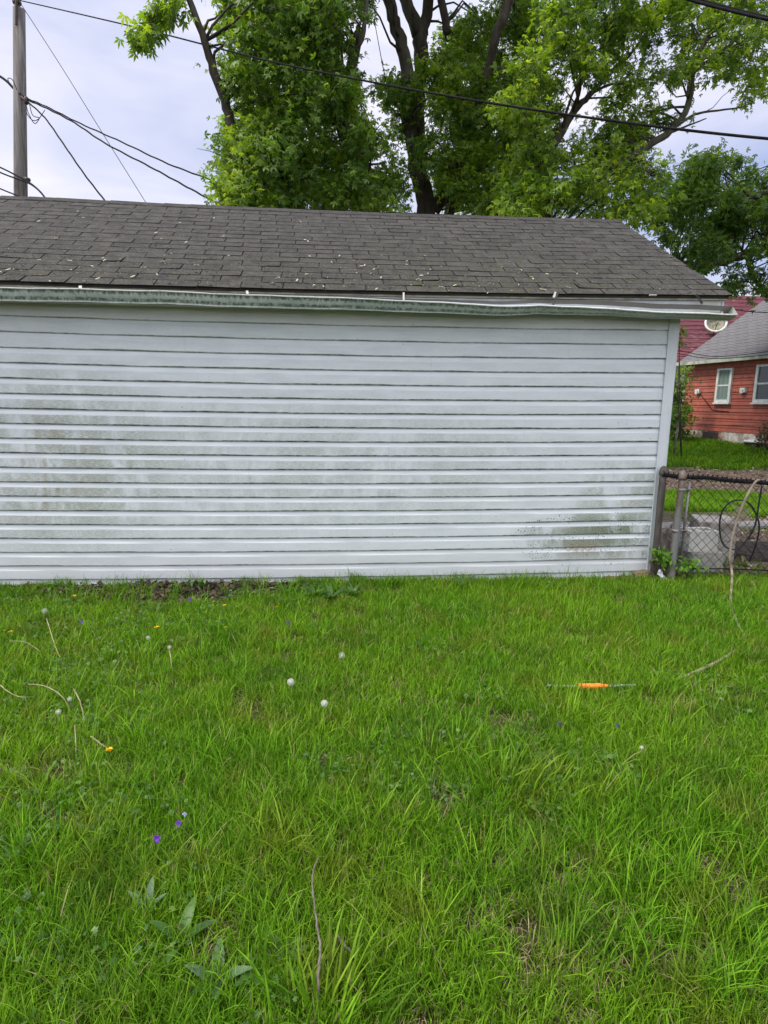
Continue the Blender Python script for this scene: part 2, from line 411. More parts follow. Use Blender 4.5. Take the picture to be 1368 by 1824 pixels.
def mat_shingle(name, a=(.017, .017, .018), b=(.062, .060, .060), moss=True):
    k = NM(name); co = k.co('Object'); r = k.attr('rnd')
    g1 = k.noise(co, 110, 4, .85); g2 = k.noise(co, 9, 5, .65); g3 = k.noise(co, 1.6, 3)
    c = k.mix(k.rng(g1, .36, .66), a, b)
    c = k.mix(k.rng(g2, .35, .7), c, k.mix(k.rng(g1, .4, .6), (.042, .040, .039), (.085, .081, .077)))
    tint = k.mix(k.rng(r, 0, 1, 0, 1, False), (.90, .90, .91), (1.1, 1.09, 1.08))
    n = k.n('ShaderNodeMix', data_type='RGBA', blend_type='MULTIPLY'); n.inputs[0].default_value = 1; k.L(c, n.inputs[6]); k.L(tint, n.inputs[7]); c = n.outputs[2]
    if moss:
        x, y, z = k.sep(co)
        low = k.rng(z, 3.4, 2.5); mid = k.rng(k.math('ABSOLUTE', k.math('SUBTRACT', x, 1.4)), 2.4, .4)
        mo = k.math('MULTIPLY', k.math('MULTIPLY', low, k.math('MAXIMUM', mid, .45)), k.rng(k.noise(co, 16, 6, .8), .49, .60))
        c = k.mix(k.math('MULTIPLY', mo, .8), c, (.045, .05, .02))
        c = k.mix(k.math('MULTIPLY', k.rng(k.noise(co, 75, 3, .8), .58, .66), .6), c, (.22, .21, .19))
    c = k.mix(k.rng(k.attr('edge'), .4, .6), c, (.012, .011, .011))
    k.bump(g1, .7, .004)
    return k.done(c, .95, 0, .15)
M_SH = mat_shingle('weathered asphalt shingle')
NC = 19; EX = slen/NC; TW = .325
V = []; Q = []; RN = []; ED = []
for c in range(NC):
    t0 = c*EX; off = -(c*.46*TW) % TW
    x = XL - off; row = random.uniform(-.002, .002)
    while x < RX:
        x0, x1 = max(x+.0045, XL), min(x+TW-.0045, RX+random.uniform(-.004, .004))
        x += TW
        if x1 - x0 < .02: continue
        rn = random.random(); j = row+random.uniform(-.0015, .0015); lift = random.uniform(.008, .012)
        n = 3; curl = random.choice([0, 0, 0, .003, .007]) if c < 5 else random.choice([0, 0, 0, .002])
        side = random.choice([0, 1]); top = []; low = []
        def put(p, e):
            V.append(tuple(sg(p) - GO)); RN.append(rn); ED.append(e); return len(V)-1
        for i in range(n+1):
            xx = x0+(x1-x0)*i/n; e = curl*((i/n if side else 1-i/n)**2)
            jj = j+random.uniform(-.0012, .0012)
            top.append((put(roofpt(xx, t0+jj, lift+e), 0), put(roofpt(xx, t0+EX+.02, .005+.002*(c < NC-1)), 0)))
            low.append((put(roofpt(xx, t0+jj, lift+e), 1), put(roofpt(xx, t0+jj+.002, .0015), 1), put(roofpt(xx, t0+EX+.02, .002), 1), put(roofpt(xx, t0+EX+.02, .005), 1)))
        for i in range(n):
            Q.append((top[i][0], top[i+1][0], top[i+1][1], top[i][1])); Q.append((low[i][0], low[i][1], low[i+1][1], low[i+1][0]))
        for i in (0, n): Q.append((low[i][0], low[i][3], low[i][2], low[i][1]))
sh = npobj('shingles', np.array(V), Q, M_SH, garage, {'rnd': RN, 'edge': ED})
# under-layer so that slots look down on the course below
mb = MB(); X = strips(XL, RX-.003, 40)
for x in X:
    for (t, h) in ((.004, .0012), (slen, .0012)): mb.v.append(tuple(roofpt(x, t, h)))
mb.f = [(i*2, i*2+2, i*2+3, i*2+1) for i in range(40)]
gbuild(mb, 'underlayment', mottled('dark shingle slots', (.018, .017, .016), (.03, .028, .026), 40, .95, 0))
# back slope, ridge caps
mb = MB(); mb.add([(XL, RY, RZ), (RX, RY, RZ), (RX, 2*RY-EY, 2.475), (XL, 2*RY-EY, 2.475), (XL, RY, RZ-.02), (RX, RY, RZ-.02), (RX, 2*RY-EY, 2.455), (XL, 2*RY-EY, 2.455)],
                  [(0, 3, 2, 1), (4, 5, 6, 7), (2, 3, 7, 6), (0, 4, 7, 3), (1, 2, 6, 5)])
gbuild(mb, 'back_roof', M_SH, dosag=False)
mb = MB(); x = XL
while x < RX-.04:
    l = min(.30, RX-x); j = random.uniform(0, .004)
    for sgn in (-1, 1):
        p = lambda xx, a, h: (xx, RY+sgn*a*.87, RZ-a*.49+h)
        mb.add([p(x, 0, .014+j), p(x+l, 0, .011+j), p(x+l, .13, .011+j), p(x, .13, .017+j), p(x, 0, .006), p(x, .13, .004), p(x+l, .13, .002)], [(0, 1, 2, 3), (0, 3, 5, 4), (3, 2, 6, 5)])
    x += .28
gbuild(mb, 'ridge_cap', M_SH)
# rake trim at the gable
mb = MB()
for sgn in (-1, 1):
    a = Vector((RX-.05, RY+sgn*(RY-EY-.05), 2.475-.02)); b = Vector((RX-.05, RY, RZ-.035))
    d = b-a
    mb.add([a, b, b+Vector((0, 0, -.11)), a+Vector((0, 0, -.11)), a+Vector((.02, 0, 0)), b+Vector((.02, 0, 0)), b+Vector((.02, 0, -.11)), a+Vector((.02, 0, -.11))],
           [(0, 1, 2, 3), (4, 7, 6, 5), (0, 4, 5, 1), (3, 2, 6, 7), (0, 3, 7, 4)])
gbuild(mb, 'rake_board', M_TRIM, dosag=False)
# ---- gutter: K profile that drops and rolls outward to the right
GFY = FY-.115
rimpx = [(-400, 506), (0, 511), (150, 514), (300, 518), (456, 525), (590, 529), (719, 535), (830, 541), (912, 546), (962, 544), (1037, 547), (1110, 552), (1191, 557), (1260, 559), (1315, 561)]
rx = []; rz = []
for (px, py) in rimpx:
    p = at(px, py, GFY); rx.append(p.x); rz.append(p.z)
GR0, GR1 = XL, at(1315, 561, GFY).x
def mat_gutter():
    k = NM('algae stained gutter'); co = k.co('Object'); x, y, z = k.sep(co); h = k.attr('h')
    c = k.mix(k.rng(k.noise(co, 5, 3), .3, .7), (.58, .62, .62), (.46, .52, .50))
    st = k.noise(k.co('Object', (10, 10, 2)), 4, 6, .75)
    band = k.math('MAXIMUM', k.math('MULTIPLY', k.rng(h, .08, .14), k.rng(h, .55, .30)), k.math('MULTIPLY', k.rng(h, .55, .72), k.rng(h, .93, .86)))
    band = k.math('MAXIMUM', band, .22)
    lr = k.rng(x, 3.6, .8, .55, 1.0)
    m = k.math('MULTIPLY', k.math('MULTIPLY', k.rng(st, .34, .60), band), lr)
    c = k.mix(m, c, (.085, .135, .095))
    m2 = k.math('MULTIPLY', k.rng(h, .75, .9), k.rng(st, .42, .6)); c = k.mix(k.math('MULTIPLY', m2, .1), c, (.08, .11, .07))
    c = k.mix(k.math('MULTIPLY', k.rng(k.noise(co, 45, 3, .7), .60, .68), .8), c, (.035, .05, .03))
    c = k.mix(k.math('MULTIPLY', k.rng(x, 1.5, 3.2), .4), c, (.22, .26, .17))
    c = k.mix(k.math('MULTIPLY', k.math('GREATER_THAN', h, 1.4), .85), c, (.10, .085, .075))
    rim = k.math('MULTIPLY', k.rng(h, .10, .04), k.rng(h, -.2, -.1)); c = k.mix(k.math('MULTIPLY', rim, k.rng(st, .34, .60, .9, .25)), c, (.52, .52, .53))
    k.bump(st, .15, .003)
    return k.done(c, .55, 0, .35)
prof = [  # outward distance from the back, height, stain coordinate h (0 rim .. 1 bottom, >1.4 inside)
    (-.001, .0, 1.8), (0, -.085, 1.7), (.072, -.092, 1.5), (.072, -.092, 1.05), (.074, -.082, .93), (.079, -.077, .85), (.084, -.066, .72), (.097, -.048, .55), (.105, -.030, .36), (.107, -.012, .16), (.116, -.010, .09), (.117, .0, .0), (.105, .001, .02), (.104, -.006, 1.45)]
N = 90; V = []; Hh = []
for i in range(N+1):
    x = GR0+(GR1-GR0)*i/N
    zr = float(np.interp(x, rx, rz)) + .0015*math.sin(x*9) + .001*math.sin(x*23)
    tilt = R(float(np.interp(x, [XL, -.9, .6, 1.7, 2.4, GR1], [2, 4, 16, 32, 43, 45])))
    ct, st = math.cos(tilt), math.sin(tilt)
    # rotate about the rim position, keep the front rim on the traced line
    for (o, z, h) in prof:
        dx_, dz_ = o-.117, z
        oo = ct*dx_ - st*dz_*-1 if False else ct*dx_ + st*dz_
        zz = -st*dx_ + ct*dz_
        V.append((x, GFY - oo - .0*i, zr + zz) ); Hh.append(h)
    # (back of the trough rises as it rolls)
np_ = len(prof); Q = []
for i in range(N):
    for j in range(np_-1):
        a = i*np_+j; Q.append((a, a+np_, a+np_+1, a+1))
Vg = np.array(V) - np.array(GO)
gut = npobj('gutter', Vg, Q, mat_gutter(), garage, {'h': Hh}, smooth=False)
sm = gut.modifiers.new('thick', 'SOLIDIFY'); sm.thickness = .0018; sm.offset = -1
# end cap of the gutter
b = N*np_; mb = MB(); mb.v = [tuple(Vector(v)) for v in np.array(V)[b:b+12]]; mb.f = [tuple(range(12))]
o = mb.build('end_cap', M_TRIM); o.data.transform(Matrix.Translation(-GO)); o.parent = gut
# hangers
M_STRAP = mottled('old metal strap', (.10, .095, .085), (.04, .038, .035), 30, .5, .2, .002, metal=.4)
M_WSTRAP = mottled('white strap', (.40, .40, .38), (.38, .38, .36), 30, .5, 0)
def strap(p0, p1, wd, mat, nm='hanger'):
    a = Vector(p0); b = Vector(p1); d = (b-a).normalized(); s_ = Vector((1, 0, 0)); s_ = (s_-d*s_.dot(d)).normalized(); n_ = d.cross(s_)
    M = Matrix((s_, n_, d)).transposed(); mb = MB().obox((a+b)/2, wd/2, .0015, (b-a).length/2, M)
    o = mb.build(nm, mat); o.data.transform(Matrix.Translation(-GO)); o.parent = gut
strap(at(143, 509, EY-.01), at(143, 514, GFY), .022, M_WSTRAP); strap(at(440, 518, EY-.01), at(441, 524, GFY), .018, M_WSTRAP)
strap(at(719, 521, EY-.01), at(719, 536, GFY), .014, M_WSTRAP)
strap(at(994, 520, EY-.03), at(985, 543, GFY+.02), .020, M_STRAP); strap(at(990, 520, EY-.02), at(986, 530, EY-.05), .018, M_WSTRAP)
strap(at(1240, 524, EY-.03), at(1251, 541, GFY+.05), .020, M_STRAP)
o = MB().box(-.028, .028, -.012, .012, -.004, .006).build('shim', M_WSTRAP, bevel=.002)
o.location = at(1163, 526, EY-.02) - GO; o.parent = garage
# samaras / debris on the roof, each its own
M_SEED = mottled('dry maple seed', (.60, .57, .42), (.36, .32, .22), 60, .7, 0)
M_TWIG = mottled('dry twig', (.16, .13, .10), (.09, .07, .055), 40, .9, 0)
def seed_mesh():
    mb = MB()
    mb.add([(0, 0, .002), (.007, .004, .004), (.028, .009, .003), (.036, .004, .002), (.030, -.002, .002), (.008, -.003, .005), (.0, -.003, 0), (.028, .009, .001), (.036, .004, 0), (.03, -.002, 0)],
           [(0, 5, 1), (1, 5, 4, 2), (2, 4, 3), (6, 9, 7), (7, 9, 8), (3, 8, 7, 2), (4, 9, 8, 3)])
    mb.lathe((0, 0, .002), [(.001, -.004), (.005, -.002), (.005, .003), (.001, .005)], 6)
    return mb
seedpx = [(147,388),(140,377),(98,425),(67,396),(280,413),(289,424),(399,419),(322,395),(333,429),(68,463),(128,464),(185,458),(188,462),(166,474),(128,480),(3,485),(12,482),(187,485),(177,494),(90,501),(279,486),(292,464),(347,470),(252,475),(409,453),(382,386),(16,444),(240,490),(534,392),(545,425),(550,428),(590,463),(646,471),(650,469),(667,476),(679,491),(723,468),(726,462),(742,496),(745,494),(753,488),(761,484),(768,477),(733,505),(783,508),(672,511),(868,520),(888,499),(908,464),(929,480),(949,492),(950,496),(976,487),(1028,486),(924,506),(962,513),(965,514),(1010,510),(912,516),(553,454),(544,486),(577,508),(558,506),(486,501),(498,492),(530,495),(604,454),(660,485),(636,484),(812,505),(893,474)]
first = None; sgz = 'maple seeds scattered on the garage roof'
nv = (Vector((0, 0, 1)))
def roof_hit(px, py):
    d = (px-684)/F*CR - (py-912)/F*CU + CF
    # plane through eave with snor
    p0 = Vector((0, EY, 2.475)); o_ = Vector((0, 0, H)); t = (p0+snor*.012-o_).dot(snor)/d.dot(snor); p = o_+d*t
    p.z -= sag(p.x)*.9; return p
Ms = Matrix(((1, 0, 0), (0, sdir.y, snor.y), (0, sdir.z, snor.z)))
for i, (px, py) in enumerate(seedpx):
    p = roof_hit(px, py) + snor*.006
    if first is None:
        o = seed_mesh().build('maple_seed', M_SEED); first = o
    else:
        o = first.copy(); sc.collection.objects.link(o)
    s_ = random.uniform(.55, 1.1)
    o.matrix_world = Matrix.Translation(p) @ (Ms @ Matrix.Rotation(random.uniform(0, 6.28), 3, 'Z') @ Matrix.Rotation(random.uniform(-.5, .2), 3, 'X')).to_4x4() @ Matrix.Diagonal((s_, s_, s_, 1))
    tag(o, 'small pale dry maple seed lying on the grey garage shingles', 'maple seed', sgz)

n = 900; dxs = rng.uniform(XL+.3, RX-.1, n); dts = np.abs(rng.normal(0, .5, n))*np.where(np.abs(dxs-1.2) < 1.6, 1, .8); dts = np.clip(dts, .01, slen-.05); dV = []; dQ = []; dR = []
for x_, t_ in zip(dxs, dts):
    a_ = rng.uniform(0, 6.28); l_ = rng.uniform(.004, .014); w_ = rng.uniform(.0015, .004); u_ = Vector((math.cos(a_), 0, 0)) + sdir*math.sin(a_); v_ = u_.cross(snor)
    c_ = roofpt(float(x_), float(t_), .017); c_.z -= sag(c_.x); b_ = len(dV); rn_ = rng.random()
    for p_ in (c_-u_*l_-v_*w_, c_+u_*l_-v_*w_*.6, c_+u_*l_+v_*w_, c_-u_*l_+v_*w_, c_-snor*.004): dV.append(tuple(p_)); dR.append(rn_)
    dQ += [(b_, b_+1, b_+2, b_+3), (b_, b_+4, b_+2, b_+1)]
k = NM('roof debris'); M_DEB = k.done(k.ramp(k.attr('rnd'), [(0, (.012, .010, .008)), (.55, (.04, .04, .02)), (.75, (.16, .13, .08)), (1, (.42, .40, .28))]), .95, 0, .1)
o = npobj('roof_debris', dV, dQ, M_DEB, None, {'rnd': dR}); tag(o, 'fine crumbs of twig and moss littering the lower garage roof', 'debris', kind='stuff')
# ------------------------------------------------------------------ foliage builders
def unit(a): return a/np.maximum(np.linalg.norm(a, axis=-1, keepdims=True), 1e-9)
def leaves(P, T, Nn, size, lobes=3, width=.16):
    """P base points, T tip directions, Nn normals, size per leaf -> (V, Q)"""
    n = len(P); T = unit(T); B = unit(np.cross(Nn, T)); Nn = np.cross(T, B)
    angs = {1: [0], 3: [0, .85, -.85], 5: [0, .75, -.75, 1.5, -1.5]}[lobes]; lens = {1: [1], 3: [1, .78, .78], 5: [1, .85, .85, .55, .55]}[lobes]
    Vs = []; Qs = []
    for a, l in zip(angs, lens):
        d = T*math.cos(a) + B*math.sin(a); s_ = -T*math.sin(a) + B*math.cos(a)
        L_ = (size*l)[:, None]; W = (size*width)[:, None]
        p0 = P; p1 = P + d*L_*.5 + s_*W - Nn*L_*.03; p2 = P + d*L_ - Nn*L_*.16; p3 = P + d*L_*.5 - s_*W - Nn*L_*.03
        Vs.append(np.stack([p0, p1, p2, p3], 1))
    V = np.stack(Vs, 1).reshape(-1, 3); Q = np.arange(len(V)).reshape(-1, 4)
    return V, Q
def clump_leaves(C, r, ntw, nl, size, droop=.5, lobes=3, aim=None):
    """foliage spray: twigs leave the clump centre, each carrying leaves"""
    Ps = []; Ts = []; Ns = []
    for _ in range(ntw):
        d = rng.normal(size=3); d[2] = d[2]*.7+.1; d /= np.linalg.norm(d)
        if aim is not None: d = d*.7+aim*.6
        L_ = r*rng.uniform(.55, 1.1); s0 = C + d*r*rng.uniform(0, .35)
        t = rng.uniform(.15, 1, nl)[:, None]
        p = s0 + d*L_*t + np.array([0, 0, -1])*droop*L_*t*t*.6 + rng.normal(size=(nl, 3))*size*.55
        T = d*.5 + rng.normal(size=(nl, 3))*.6 + np.array([0, 0, -.55])
        Nn = np.array([0, 0, 1.]) + rng.normal(size=(nl, 3))*.55 + d*.3
        Ps.append(p); Ts.append(T); Ns.append(Nn)
    return np.concatenate(Ps), np.concatenate(Ts), np.concatenate(Ns)
def inpoly(x, y, poly):
    c = False; j = len(poly)-1
    for i in range(len(poly)):
        xi, yi = poly[i]; xj, yj = poly[j]
        if (yi > y) != (yj > y) and x < (xj-xi)*(y-yi)/(yj-yi)+xi: c = not c
        j = i
    return c
def sample_poly(poly, n, Y0, Y1, mind):
    xs_ = [p[0] for p in poly]; ys_ = [p[1] for p in poly]; out = []; tries = 0
    while len(out) < n and tries < n*60:
        tries += 1
        px, py = random.uniform(min(xs_), max(xs_)), random.uniform(min(ys_), max(ys_))
        if not inpoly(px, py, poly): continue
        p = at(px, py, random.uniform(Y0, Y1))
        if all((p-q).length > mind for q in out): out.append(p)
    return out
M_BARK = mottled('grey brown bark', (.075, .062, .05), (.035, .028, .023), 7, .95, .9, .03, (.10, .10, .085), 3, stretch=(1, 1, .25))
M_BARKL = mottled('paler limb bark', (.085, .075, .058), (.045, .038, .03), 9, .95, .6, .02, (.10, .12, .07), 3, stretch=(1, 1, .4))
def limb_pts(pxs, Y, n=5):
    """pxs: (px, py, r[, dY])"""
    pts = [at(p[0], p[1], Y+(p[3] if len(p) > 3 else 0)) for p in pxs]; rad = [p[2] for p in pxs]
    P = []; Rr = []
    for i in range(len(pts)-1):
        p0, p1, p2, p3 = pts[max(i-1, 0)], pts[i], pts[i+1], pts[min(i+2, len(pts)-1)]
        for k in range(n):
            t = k/n; P.append(.5*((2*p1)+(p2-p0)*t+(2*p0-5*p1+4*p2-p3)*t*t+(3*p1-p0-3*p2+p3)*t**3)); Rr.append(rad[i]+(rad[i+1]-rad[i])*t)
    P.append(pts[-1]); Rr.append(rad[-1])
    P = [p + Vector((random.gauss(0, 1), random.gauss(0, 1), random.gauss(0, 1)))*r*.12 for p, r in zip(P, Rr)]
    return P, Rr
def tree(label, trunk, limbs, Y, polys, mat, size, ntw=16, nl=9, r=(.5, .9), mind=.5, group=None, bark=None, twigs=True, lobes=3, droop=.5):
    bark = bark or M_BARK
    base = at(*trunk[0][:2], Y); base.z = ground_z(base.x, base.y)
    t = empty('maple_tree', base); tag(t, label, 'tree', group)
    tp, tr = limb_pts(trunk, Y)
    tp = [base - Vector((0, 0, .1)), base + (tp[0]-base)*.35] + tp; tr = [tr[0]*1.45, tr[0]*1.12] + tr
    MB().tube(tp, tr, 12).build('trunk', bark, t, True, base)
    nodes = [(p, rr) for p, rr in zip(tp[2:], tr[2:])]
    for lb in limbs:
        P, Rr = limb_pts(lb, Y); MB().tube(P, Rr, 9).build('limb', bark, t, True, base); nodes += list(zip(P, Rr))
    Ps, Ts, Ns, Sz = [], [], [], []; tw = MB()
    for (poly, n, Y0, Y1, rs) in polys:
        for c in sample_poly(poly, n, Y0, Y1, mind*rs):
            rr = random.uniform(*r)*rs
            P, T, Nn = clump_leaves(np.array(c), rr, max(4, int(ntw*rs*rs)), nl, size, droop*.6)
            Ps.append(P); Ts.append(T); Ns.append(Nn); Sz.append(rng.uniform(.6, 1.15, len(P))*size)
            if twigs:
                q, qr = min([k for k in nodes if k[1] > .016], key=lambda k: (k[0]-c).length*random.uniform(.7, 1.3) + (0 if k[0].z < c.z else .6))
                if (q-c).length < 1.8:
                    m_ = (q+c)/2 + Vector((0, 0, .15*(q-c).length)) + Vector((random.gauss(0, .12), random.gauss(0, .12), random.gauss(0, .1)))
                    r0 = min(qr*.45, .028); tw.tube([q, (q*.6+m_*.4)+Vector((random.gauss(0, .05), 0, random.gauss(0, .05))), m_, (m_+c)/2+Vector((0, random.gauss(0, .06), .06)), c], [r0, r0*.8, r0*.6, r0*.4, .005], 5)
                    for _ in range(3):
                        d = Vector((random.gauss(0, 1), random.gauss(0, 1), random.gauss(0, .7)))*rr*.45; tw.tube([c+(m_-c)*.2, c+d*.6+Vector((0, 0, .05)), c+d], [.008, .006, .003], 4)
    P, T, Nn, Sz = map(np.concatenate, (Ps, Ts, Ns, Sz))
    V, Q = leaves(P, T, Nn, Sz, lobes)
    rn = np.repeat(rng.random(len(P)), 4*lobes)
    npobj('crown', V, Q, mat, t, {'rnd': rn}, origin=base).location = (0, 0, 0)
    if tw.v: o = tw.build('branches', bark, t, True, base); o.location = (0, 0, 0)
    for ch in t.children: ch.location = (0, 0, 0)
    return t
G1 = [(0, (0.0352, 0.0836, 0.0176)), (0.45, (0.0748, 0.154, 0.0264)), (0.8, (0.132, 0.2288, 0.0422)), (1, (0.22, 0.308, 0.0616))]
G2 = [(0, (0.0616, 0.1232, 0.0176)), (0.4, (0.1276, 0.2156, 0.0264)), (0.75, (0.2024, 0.2992, 0.037)), (1, (0.2992, 0.3872, 0.0528))]
G3 = [(0, (0.0282, 0.0686, 0.0158)), (0.5, (0.0546, 0.1188, 0.022)), (1, (0.1144, 0.1936, 0.0352))]
ML1 = leafmat('maple foliage', G1, .45, .5, (.55, G2)); ML2 = leafmat('bright maple foliage', G2, .5, .5, (.6, G1)); ML3 = leafmat('dark maple foliage', G3, .4, .5, (.5, G1))
TG = 'maple trees behind the garage'
# left tree
tree('dense green maple left of the open sky gap, one curved bare limb at its left', [(655, 400, .26), (648, 345, .24), (610, 180, .2, .3), (560, 20, .16, .5), (540, -200, .1)],
     [[(630, 355, .09), (560, 350, .075), (535, 320, .06), (525, 290, .05), (500, 240, .03)],
      [(520, 330, .07, -.6), (470, 290, .07, -.8), (418, 245, .075, -1), (408, 205, .075, -1), (385, 140, .068, -1.1), (365, 75, .055, -1.2), (338, 0, .045, -1.3), (320, -60, .03, -1.4)],
      [(610, 180, .1), (640, 60, .09), (625, 85, .02)], [(590, 130, .1), (520, 60, .07), (470, -40, .04)], [(540, 370, .06), (520, 330, .05), (500, 230, .03)],
      [(620, 95, .045, -.6), (645, 70, .04, -.6), (655, -20, .03, -.6)]], 11.5,
     [([(412, 30), (412, -60), (560, -60), (578, 20), (605, 120), (610, 190), (665, 220), (705, 290), (718, 385), (412, 385), (398, 300), (428, 230), (408, 150)], 128, 9.9, 13.2, .62),
      ([(570, 0), (620, -10), (660, 5), (630, 25), (605, 100), (590, 95)], 12, 10.4, 11.4, .33), ([(610, 110), (640, 130), (630, 180), (600, 180)], 5, 10.8, 11.5, .33),
      ([(430, -550), (680, -550), (650, -130), (450, -130)], 45, 9.8, 13.5, 1.0),
      ([(396, 262), (480, 245), (500, 400), (410, 400)], 26, 9.7, 11.5, .5),
      ([(470, 200), (560, 180), (640, 400), (460, 400)], 14, 12.5, 14.5, .7)],
     ML1, .108, ntw=44, nl=14, group=TG)
# central tree with the forked dark trunk
tree('tall maple with dark forked trunk rising behind the middle of the garage ridge', [(768, 420, .21), (755, 350, .19), (742, 280, .165), (727, 200, .14), (722, 110, .125), (706, 50, .115), (690, -10, .11), (670, -150, .09)],
     [[(752, 300, .13, .3), (744, 200, .13, .3), (750, 110, .145, .3), (746, 60, .15, .3), (728, 15, .12, .3), (700, -60, .1, .3)],
      [(747, 70, .13, .3), (760, 25, .11, .3), (768, -60, .10, .3)], [(797, 60, .08), (786, 0, .075), (775, -60, .07)], [(775, 375, .12), (800, 330, .11), (830, 270, .09), (850, 210, .05)],
      [(800, 400, .13, 1.2), (805, 340, .11, 1.2), (830, 240, .08, 1.2)], [(850, 210, .07, -.5), (884, 62, .085, -1), (900, 20, .085, -1), (925, -70, .07, -1)], [(735, 200, .05), (700, 165, .03), (680, 150, .012)]], 13.0,
     [([(800, 60), (860, 30), (930, -40), (960, 60), (950, 390), (800, 395), (790, 300), (780, 150)], 95, 12.9, 15.5, .58), ([(682, 140), (730, 125), (740, 260), (705, 235)], 16, 12.4, 13.6, .40), ([(745, 300), (800, 250), (880, 240), (900, 390), (810, 395), (800, 330)], 16, 11.8, 12.8, .5),
      ([(790, 120), (900, 110), (900, 240), (800, 240)], 14, 11.8, 12.8, .45), ([(745, 110), (800, 110), (815, 250), (765, 330), (752, 220)], 15, 11.7, 12.5, .38),
      ([(630, -40), (690, -60), (670, 10), (630, 15)], 6, 11.2, 12.5, .36),
      ([(830, -40), (1000, -60), (1000, 160), (880, 190)], 18, 13, 15.5, .6),
      ([(640, -550), (1000, -550), (1000, -130), (820, -120), (700, -130)], 45, 11, 16, 1.0),
      ([(820, 240), (960, 240), (960, 395), (820, 395)], 12, 14.5, 17, .7)],
     ML1, .108, ntw=42, nl=14, group=TG)
# right, brighter tree
tree('bright green spreading maple with slender pale limbs behind the right end of the garage', [(975, 420, .10), (972, 340, .09), (975, 285, .075), (1000, 235, .062), (1025, 195, .055), (1055, 165, .042), (1085, 130, .03), (1120, 100, .02), (1150, 60, .012)],
     [[(1000, 235, .03), (1030, 170, .028), (1035, 110, .022), (1040, 75, .014), (1010, 60, .008)], [(1055, 165, .025), (1090, 150, .02), (1130, 152, .012)],
      [(1090, 300, .05), (1150, 262, .06), (1195, 232, .058), (1225, 190, .050), (1235, 130, .042), (1258, 70, .034), (1300, 15, .025), (1330, -60, .02)],
      [(1225, 190, .03), (1235, 130, .032), (1290, 90, .026), (1320, 50, .014)], [(1190, 236, .028), (1230, 208, .022), (1255, 200, .018), (1315, 192, .012), (1330, 186, .006)],
      [(1195, 236, .022), (1235, 220, .014), (1258, 211, .008)], [(985, 300, .03), (960, 240, .02), (925, 220, .01)], [(1000, 350, .05), (1040, 330, .05), (1090, 300, .05)],
      [(960, 60, .02), (1005, 75, .022), (1036, 92, .02)], [(1055, 165, .03), (1105, 110, .02), (1110, 60, .012)]], 10.5,
     [([(905, 130), (940, 60), (1010, -40), (1110, -40), (1120, 100), (1040, 160), (1000, 230), (900, 240), (895, 170)], 42, 9.2, 11.0, .5),
      ([(890, 300), (960, 260), (1120, 240), (1160, 270), (1178, 310), (1150, 385), (900, 395)], 72, 9.3, 12.2, .5),
      ([(1100, -50), (1360, -50), (1368, 135), (1335, 170), (1270, 150), (1180, 140), (1120, 180)], 62, 9.6, 12.4, .46),
      ([(930, -550), (1500, -550), (1500, 0), (1410, 100), (1380, -130), (960, -130)], 60, 9, 13, .9),
      ([(1060, 170), (1180, 170), (1170, 240), (1080, 280)], 13, 10.5, 12.5, .45)],
     ML2, .098, ntw=40, nl=14, bark=M_BARKL, group=TG)
# far right dark tree
tree('dark green maple with one thick drooping limb over the red house', [(1560, 460, .22), (1540, 300, .2), (1500, 100, .15)],
     [[(1545, 330, .15), (1440, 400, .14), (1368, 437, .12), (1310, 458, .10), (1285, 468, .09), (1230, 471, .06), (1195, 466, .03)], [(1340, 450, .06), (1335, 480, .05), (1368, 530, .04)],
      [(1500, 250, .08), (1368, 340, .07), (1310, 362, .04)]], 14.5,
     [([(1160, 350), (1215, 335), (1262, 270), (1290, 285), (1368, 292), (1480, 285), (1520, 470), (1330, 462), (1240, 480), (1190, 440), (1155, 400)], 105, 13, 16.5, .6),
      ([(1215, 470), (1368, 490), (1400, 530), (1290, 505), (1240, 485)], 9, 13, 15, .36),
      ([(1480, 200), (1700, -200), (1700, 500), (1500, 480)], 40, 13, 18, 1.0)],
     ML3, .125, ntw=40, nl=14, group=TG)
# foliage that hangs on the far left limb: spray of larger leaves, belongs to the left tree
t = [o for o in bpy.data.objects if o.name == 'maple_tree'][0]
mb = MB(); P, T, Nn, Sz = [], [], [], []
a0 = at(336, -6, 10.2)
for (px, py) in [(300, 4), (312, 22), (290, 30), (275, 45), (262, 58), (250, 55), (245, 70), (322, 8), (268, 30), (255, 75), (285, 12)]:
    c = at(px, py, random.uniform(10.0, 10.5))
    p, tt_, n_ = clump_leaves(np.array(c), .12, 6, 4, .12, .4); P.append(p); T.append(tt_+np.array([-.3, 0, -.6])); Nn.append(n_); Sz.append(rng.uniform(.7, 1.1, len(p))*.15)
    mb.tube([a0, (a0+c)/2+Vector((0, 0, .1)), c], [.018, .012, .005], 5)
P, T, Nn, Sz = map(np.concatenate, (P, T, Nn, Sz)); V, Q = leaves(P, T, Nn, Sz, 5, .13)
bo = t.location
o = npobj('leaf_spray', V, Q, ML2, t, {'rnd': np.repeat(rng.random(len(P)), 20)}, origin=bo); o.location = (0, 0, 0)
o = mb.build('spray_twigs', M_BARK, t, True, bo); o.location = (0, 0, 0)
